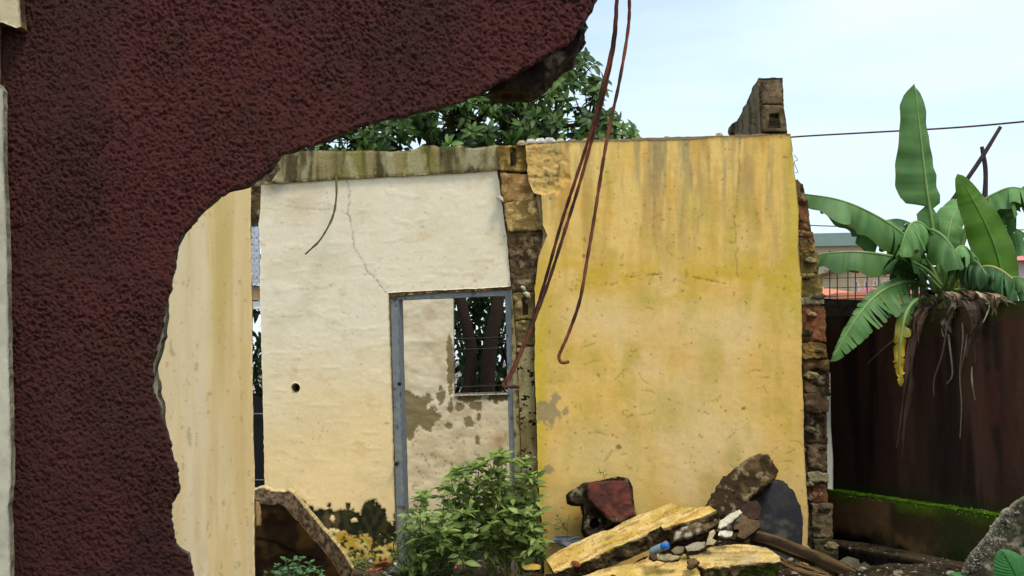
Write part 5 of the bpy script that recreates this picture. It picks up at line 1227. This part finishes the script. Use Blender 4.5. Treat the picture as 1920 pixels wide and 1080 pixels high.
V, Fc = tube_geo(spline(P, 10), [.02, .028, .03, .03, .03, .029, .028, .026, .022, .016], 12); mk('bottle_body', V, Fc, M_plastic, bt_, np.tile(lin(120, 136, 144), (len(V), 1)), True)
V, Fc = tube_geo([at(1240, 1026, 9.2), at(1243, 1025, 9.19), at(1251, 1023, 9.16), at(1253, 1023, 9.155)], [.02, .028, .028, .022], 14); mk('cap', V, Fc, M_plastic, bt_, np.tile(lin(30, 110, 196), (len(V), 1)), True)
blob_thing('plastic_bag', 1062, 1014, 9.9, 24, 9, (188, 184, 190), 'crumpled clear plastic bag between the weeds and the long yellow slab', 'bag', seed=3, crumple=.7)
blob_thing('crushed_bottle', 792, 1066, 9.7, 15, 9, (150, 196, 96), 'crushed lime green plastic bottle at the foot of the weeds', 'bottle', seed=4)
blob_thing('red_wrapper', 853, 1065, 9.7, 12, 5, (214, 84, 90), 'small pinkish red wrapper on the ground under the weeds', 'wrapper', seed=5)
blob_thing('clay_fragment', 724, 1056, 9.9, 20, 6, (196, 120, 82), 'larger orange clay fragment on the ground left of the weeds', 'rubble', M_brick, 6)
blob_thing('clay_fragment', 708, 1068, 9.75, 15, 5, (184, 108, 76), 'flat orange clay fragment nearer the bottom edge left of the weeds', 'rubble', M_brick, 7)
blob_thing('white_scrap', 822, 1074, 9.6, 7, 5, (226, 226, 230), 'white scrap of plastic at the bottom edge below the weeds', 'litter', seed=8)
blob_thing('grey_scrap', 733, 1071, 9.7, 14, 5, (120, 124, 136), 'crumpled dark grey plastic scrap beside the clay fragments', 'litter', seed=9, crumple=.6)
blob_thing('white_stone', 742, 1060, 9.8, 5, 4, (214, 206, 196), 'small white stone right of the clay fragments', 'stone', M_brick, 10)
blob_thing('pink_scrap', 1488, 1074, 9.2, 12, 3, (196, 150, 140), 'pale pink scrap under the old timber', 'litter', seed=11)
debris('yellow_fragment', [(978, 1062), (1000, 1056), (1014, 1060), (1012, 1067), (984, 1069)], tplane(996, 1062, 9.7, (0, -.5, .85)), .03, const(lin(206, 168, 80), .004, 20, 6, .3), 'small yellow plaster fragment at the foot of the weeds', 'rubble', seed=520)

# big rock bottom right
rk = root('concrete_mound', 'large rough grey concrete mass rising at the bottom right corner', 'rubble', tuple(at(1900, 1300, 7.2)))
def f_rk(px, py, W):
    n = fbm(W[:, 0] * 5, W[:, 1] * 5, W[:, 2] * 5, 601, 5, .6)
    c = mixc(np.tile(lin(68, 60, 46), (len(px), 1)), lin(36, 34, 22), ss(.42, .6, n))
    c = mixc(c, lin(150, 142, 120), ss(.58, .68, fbm(px / 9, py / 9, 0, 602, 4)) * .6)
    c = mixc(c, lin(188, 176, 148), ss(14, 4, seg_dist(px, py, [(1785, 1075), (1830, 1020), (1850, 990), (1868, 965), (1894, 938), (1925, 920)])) * .6)
    c = mixc(c, lin(54, 66, 24), ss(.52, .62, fbm(px / 26, py / 26, 0, 603, 4)) * .5)
    return (n - .5) * .16, c
slab('rock_face', [(1778, 1084), (1800, 1066), (1814, 1036), (1832, 1014), (1850, 992), (1862, 970), (1880, 950), (1900, 932), (1930, 918), (2050, 905), (2140, 940), (2150, 1340), (1700, 1340), (1740, 1150)], tplane(1900, 1040, 7.4, (-.35, -.85, .4)), .5, M_conc, rk, step=3.2, fn=f_rk, jag=5, seed=600, jscale=14,
     round_px=26, round_m=.09, rim_fn=rim_conc((140, 132, 110), (84, 78, 58)), rim_rough=.04, coarse=4)
acc = Acc(); bpy.context.view_layer.update(); DG = bpy.context.evaluated_depsgraph_get()
for k in range(900):
    t = rg.uniform(0, 1); x = 1790 + t * 110 + rg.normal(0, 8); y = 1062 - t * 110 + rg.uniform(-5, 40); p, nrm, ob = land(x, y); s_ = rg.uniform(.002, .007)
    if p is None or ob.name != 'rock_face': continue
    V = p + rg.normal(0, 1, (4, 3)) * s_; acc.add(V, [(0, 1, 2), (0, 2, 3), (0, 3, 1), (1, 3, 2)], lin(170, 162, 150) * rg.uniform(.2, 1.2))
gq = acc.build('grit', M_brick, rk); gq['kind'] = 'stuff'

# ================================================================== weeds
def weed_stem(A, its, base, tip, nl, ls, r2, c0, c1, bend=.1, term=5, rad=.004, stemc=(110, 128, 66), opp=True):
    mid = (base + tip) / 2 + r2.normal(0, bend, 3) * np.array([1, .6, .3]); P = spline([base, mid, tip], 14); V, Fc = tube_geo(P, np.linspace(rad * 1.4, rad * .6, 14), 5, False); A.add(V, Fc, lin(*stemc) * r2.uniform(.6, 1.1))
    dr = P[-1] - P[-3]; dr /= np.linalg.norm(dr)
    for k in range(nl):
        f = .25 + .75 * (k + 1) / nl; i = min(12, int(f * 13)); p = P[i] * (1 - (f * 13 - i)) + P[min(13, i + 1)] * (f * 13 - i); a0 = k * 1.57 + r2.uniform(-.4, .4)
        for s_ in ((0, math.pi) if opp else (0,)):
            an = a0 + s_; d = np.array([math.cos(an), math.sin(an), r2.uniform(-.55, .8)]); ln_ = ls * r2.uniform(.6, 1.15) * (1.15 - .4 * f); t = r2.uniform(0, 1)
            its.append((p + d * .01, basis(d, (r2.normal(0, .4), -.5, 1), r2.normal(0, .5)), ln_, (c0 * (1 - t) + c1 * t)))
    for k in range(term):
        an = k * 2 * math.pi / term + r2.uniform(-.3, .3); d = np.array([math.cos(an), math.sin(an), r2.uniform(.3, 1.2)]); t = r2.uniform(.3, 1)
        its.append((P[-1], basis(d, (0, -.3, 1), r2.normal(0, .3)), ls * r2.uniform(.4, .7), (c0 * (1 - t) + c1 * t) * 1.15))
def bush(name, label, tips, bases, seed, nl, ls, c0, c1, limit=0, shape=.42, cat='weed', **k):
    r2 = np.random.default_rng(seed); b0 = np.mean([b for b in bases], 0); r = root(name, label, cat, (b0[0], b0[1], max(0, b0[2])))
    A = Acc(); its = []
    for tp in tips:
        bb = bases[r2.integers(0, len(bases))] if len(bases) > 1 else bases[0]
        bb = min(bases, key=lambda q: abs(q[0] - tp[0]) + r2.uniform(0, .15)); weed_stem(A, its, np.array(bb) + r2.normal(0, .02, 3), np.array(tp), nl, ls, r2, c0, c1, **k)
    A.build('stems', M_leaf, r, smooth=True); leafy(r, 'foliage', its, M_leaf, limit, 5, .2, droops=(.1, .3, .5), shape=shape, prof=((0, .12, .35, .6, .85, 1), (.12, .5, 1, .9, .45, 0)))
rw_ = np.random.default_rng(31)
top = [(752, 1040), (775, 960), (790, 930), (810, 925), (840, 915), (858, 880), (880, 882), (905, 868), (935, 855), (955, 862), (975, 880), (990, 870), (1005, 900), (1015, 940), (1030, 1000), (1040, 1050)]
tx = [p[0] for p in top]; ty = [p[1] for p in top]
tips = []
for k in range(88):
    x = rw_.uniform(782, 1008); yt = np.interp(x, tx, ty); y = yt + (0 if k % 3 == 0 else rw_.uniform(5, 130)); y = min(y, 1060); Y = rw_.uniform(9.75, 10.2) if y < 960 else rw_.uniform(9.5, 10.05)
    tips.append(at(x, y, Y))
for x, y in ((858, 882), (866, 880), (935, 852), (945, 860), (978, 868), (992, 862), (790, 925), (800, 935), (1004, 965), (1010, 985), (900, 872), (1000, 905)): tips.append(at(x, y, 9.95))
bases = [at(x, 1062, 10.0) * np.array([1, 1, 0]) + np.array([0, 0, .03]) for x in (800, 840, 880, 920, 950, 980, 1005)]
bush('leafy_weed', 'large clump of leafy green weeds growing in front of the doorway', tips, bases, 41, 7, .125, lin(76, 96, 38), lin(148, 166, 88), limit=280, term=6, rad=.003)
tips = [at(rw_.uniform(752, 870), rw_.uniform(955, 1050), rw_.uniform(9.75, 10.1)) for _ in range(60)]
bush('feathery_weed', 'low feathery fine leaved weed at the foot of the left door post', tips, [at(x, 1060, 10.0) * np.array([1, 1, 0]) for x in (770, 800, 830, 850)], 42, 9, .05, lin(62, 88, 40), lin(118, 146, 78), shape=.3)
tips = [at(x, y, Y) for x, y, Y in ((520, 1062, 9.2), (535, 1050, 9.25), (550, 1052, 9.2), (566, 1048, 9.25), (580, 1056, 9.2), (592, 1066, 9.2), (540, 1068, 9.1), (560, 1066, 9.1), (600, 1074, 9.15), (575, 1072, 9.1), (515, 1076, 9.1))]
bush('small_leafy_weed', 'small rounded leaf weed under the leaning slab at bottom left', tips, [at(555, 1120, 9.2)], 43, 4, .075, lin(50, 82, 46), lin(98, 136, 84), limit=60, shape=.55)
tips = [at(x, y, 9.95) for x, y in ((668, 1050), (655, 1045), (680, 1048), (645, 1042), (690, 1050), (700, 1046), (633, 1050), (660, 1038))]
bush('creeping_weed', 'sparse creeping weed at the mouldy foot of the cream wall', tips, [at(x, 1066, 10.0) for x in (650, 680)], 44, 4, .05, lin(60, 84, 30), lin(104, 124, 60))
tips = [at(x, y, 10.05) for x, y in ((1122, 876), (1134, 880), (1118, 888), (1140, 888))]
bush('wall_sprout', 'tiny sprout growing above the maroon block on the yellow wall', tips, [at(1130, 893, 10.1)], 45, 0, .07, lin(120, 140, 30), lin(150, 170, 60), shape=.25, term=2, rad=.002, bend=.008)
tips = [at(x, y, 10.0) for x, y in ((1045, 965), (1052, 972), (1062, 978), (1040, 984), (1066, 968), (1050, 990))]
bush('wall_sprout', 'small green sprout at the yellow wall left of the maroon block', tips, [at(1062, 1000, 10.05)], 46, 2, .05, lin(70, 100, 40), lin(110, 140, 60), shape=.3, term=3, rad=.002, bend=.01)
# fern-like fringe and grass near the kerb and rubble
# broad leaf plant bottom right
bl = root('broad_leaf_plant', 'low plant with broad veined green leaves at the bottom right corner', 'plant', tuple(at(1900, 1500, 6.0)))
def broad_leaf(c, d, nrm, Lg, Wd, colr, seed):
    d = np.array(d, float); d /= np.linalg.norm(d); nrm = np.array(nrm, float); nrm -= d * (nrm @ d); nrm /= np.linalg.norm(nrm); s_ = np.cross(nrm, d)
    nu, nv = 44, 28; V = []; C = []; prof = lambda t: (np.sin(np.pi * t ** .72) ** .62)
    for i in range(nu + 1):
        t = i / nu
        for j in range(-nv, nv + 1):
            f = j / nv; wv = prof(np.array(t)) * Wd; vein = abs(((t - abs(f) * .28) * 11) % 1 - .5) * 2
            z = -.10 * Lg * (f * f) * 1.2 - .12 * Lg * (t - .4) ** 2 * 2 + .004 * vein - (.006 if abs(f) < .04 else 0)
            V.append(c + d * (t - .5 + .04 * abs(f) - .12 * max(0, .25 - t) * -abs(f) * 4 * .6) * Lg + s_ * f * wv + nrm * z)
            C.append(colr * (.9 + .2 * vein) * (1.25 if abs(f) < .03 or vein < .12 else 1))
    m = 2 * nv + 1; Fc = [(i * m + j, i * m + j + 1, (i + 1) * m + j + 1, (i + 1) * m + j) for i in range(nu) for j in range(m - 1)]
    lf = mk('leaf', np.array(V), Fc, M_leaf, bl, np.array(C), True)
    b = c - d * Lg * .5; g_ = BASE[bl.name]
    V, Fc = tube_geo(spline([b, b + np.array([0, .02, -.15]), np.array([g_[0], g_[1], .0])], 12), .005, 6); mk('petiole', V, Fc, M_leaf, lf, np.tile(lin(110, 140, 70), (len(V), 1)), True)
bc = lin(62, 122, 60)
broad_leaf(at(1896, 1066, 6.0), (-.35, -.1, .75), (-.15, -.9, .5), .17, .085, bc, 1)
broad_leaf(at(1962, 1085, 6.1), (.5, -.1, .6), (.1, -.8, .6), .15, .07, bc * .9, 2)
broad_leaf(at(1800, 1086, 6.3), (-.6, -.1, .4), (0, -.7, .7), .10, .045, bc * .9, 3)
broad_leaf(at(1900, 1150, 5.9), (.1, -.6, .5), (0, -.6, .8), .16, .08, bc * .9, 4)
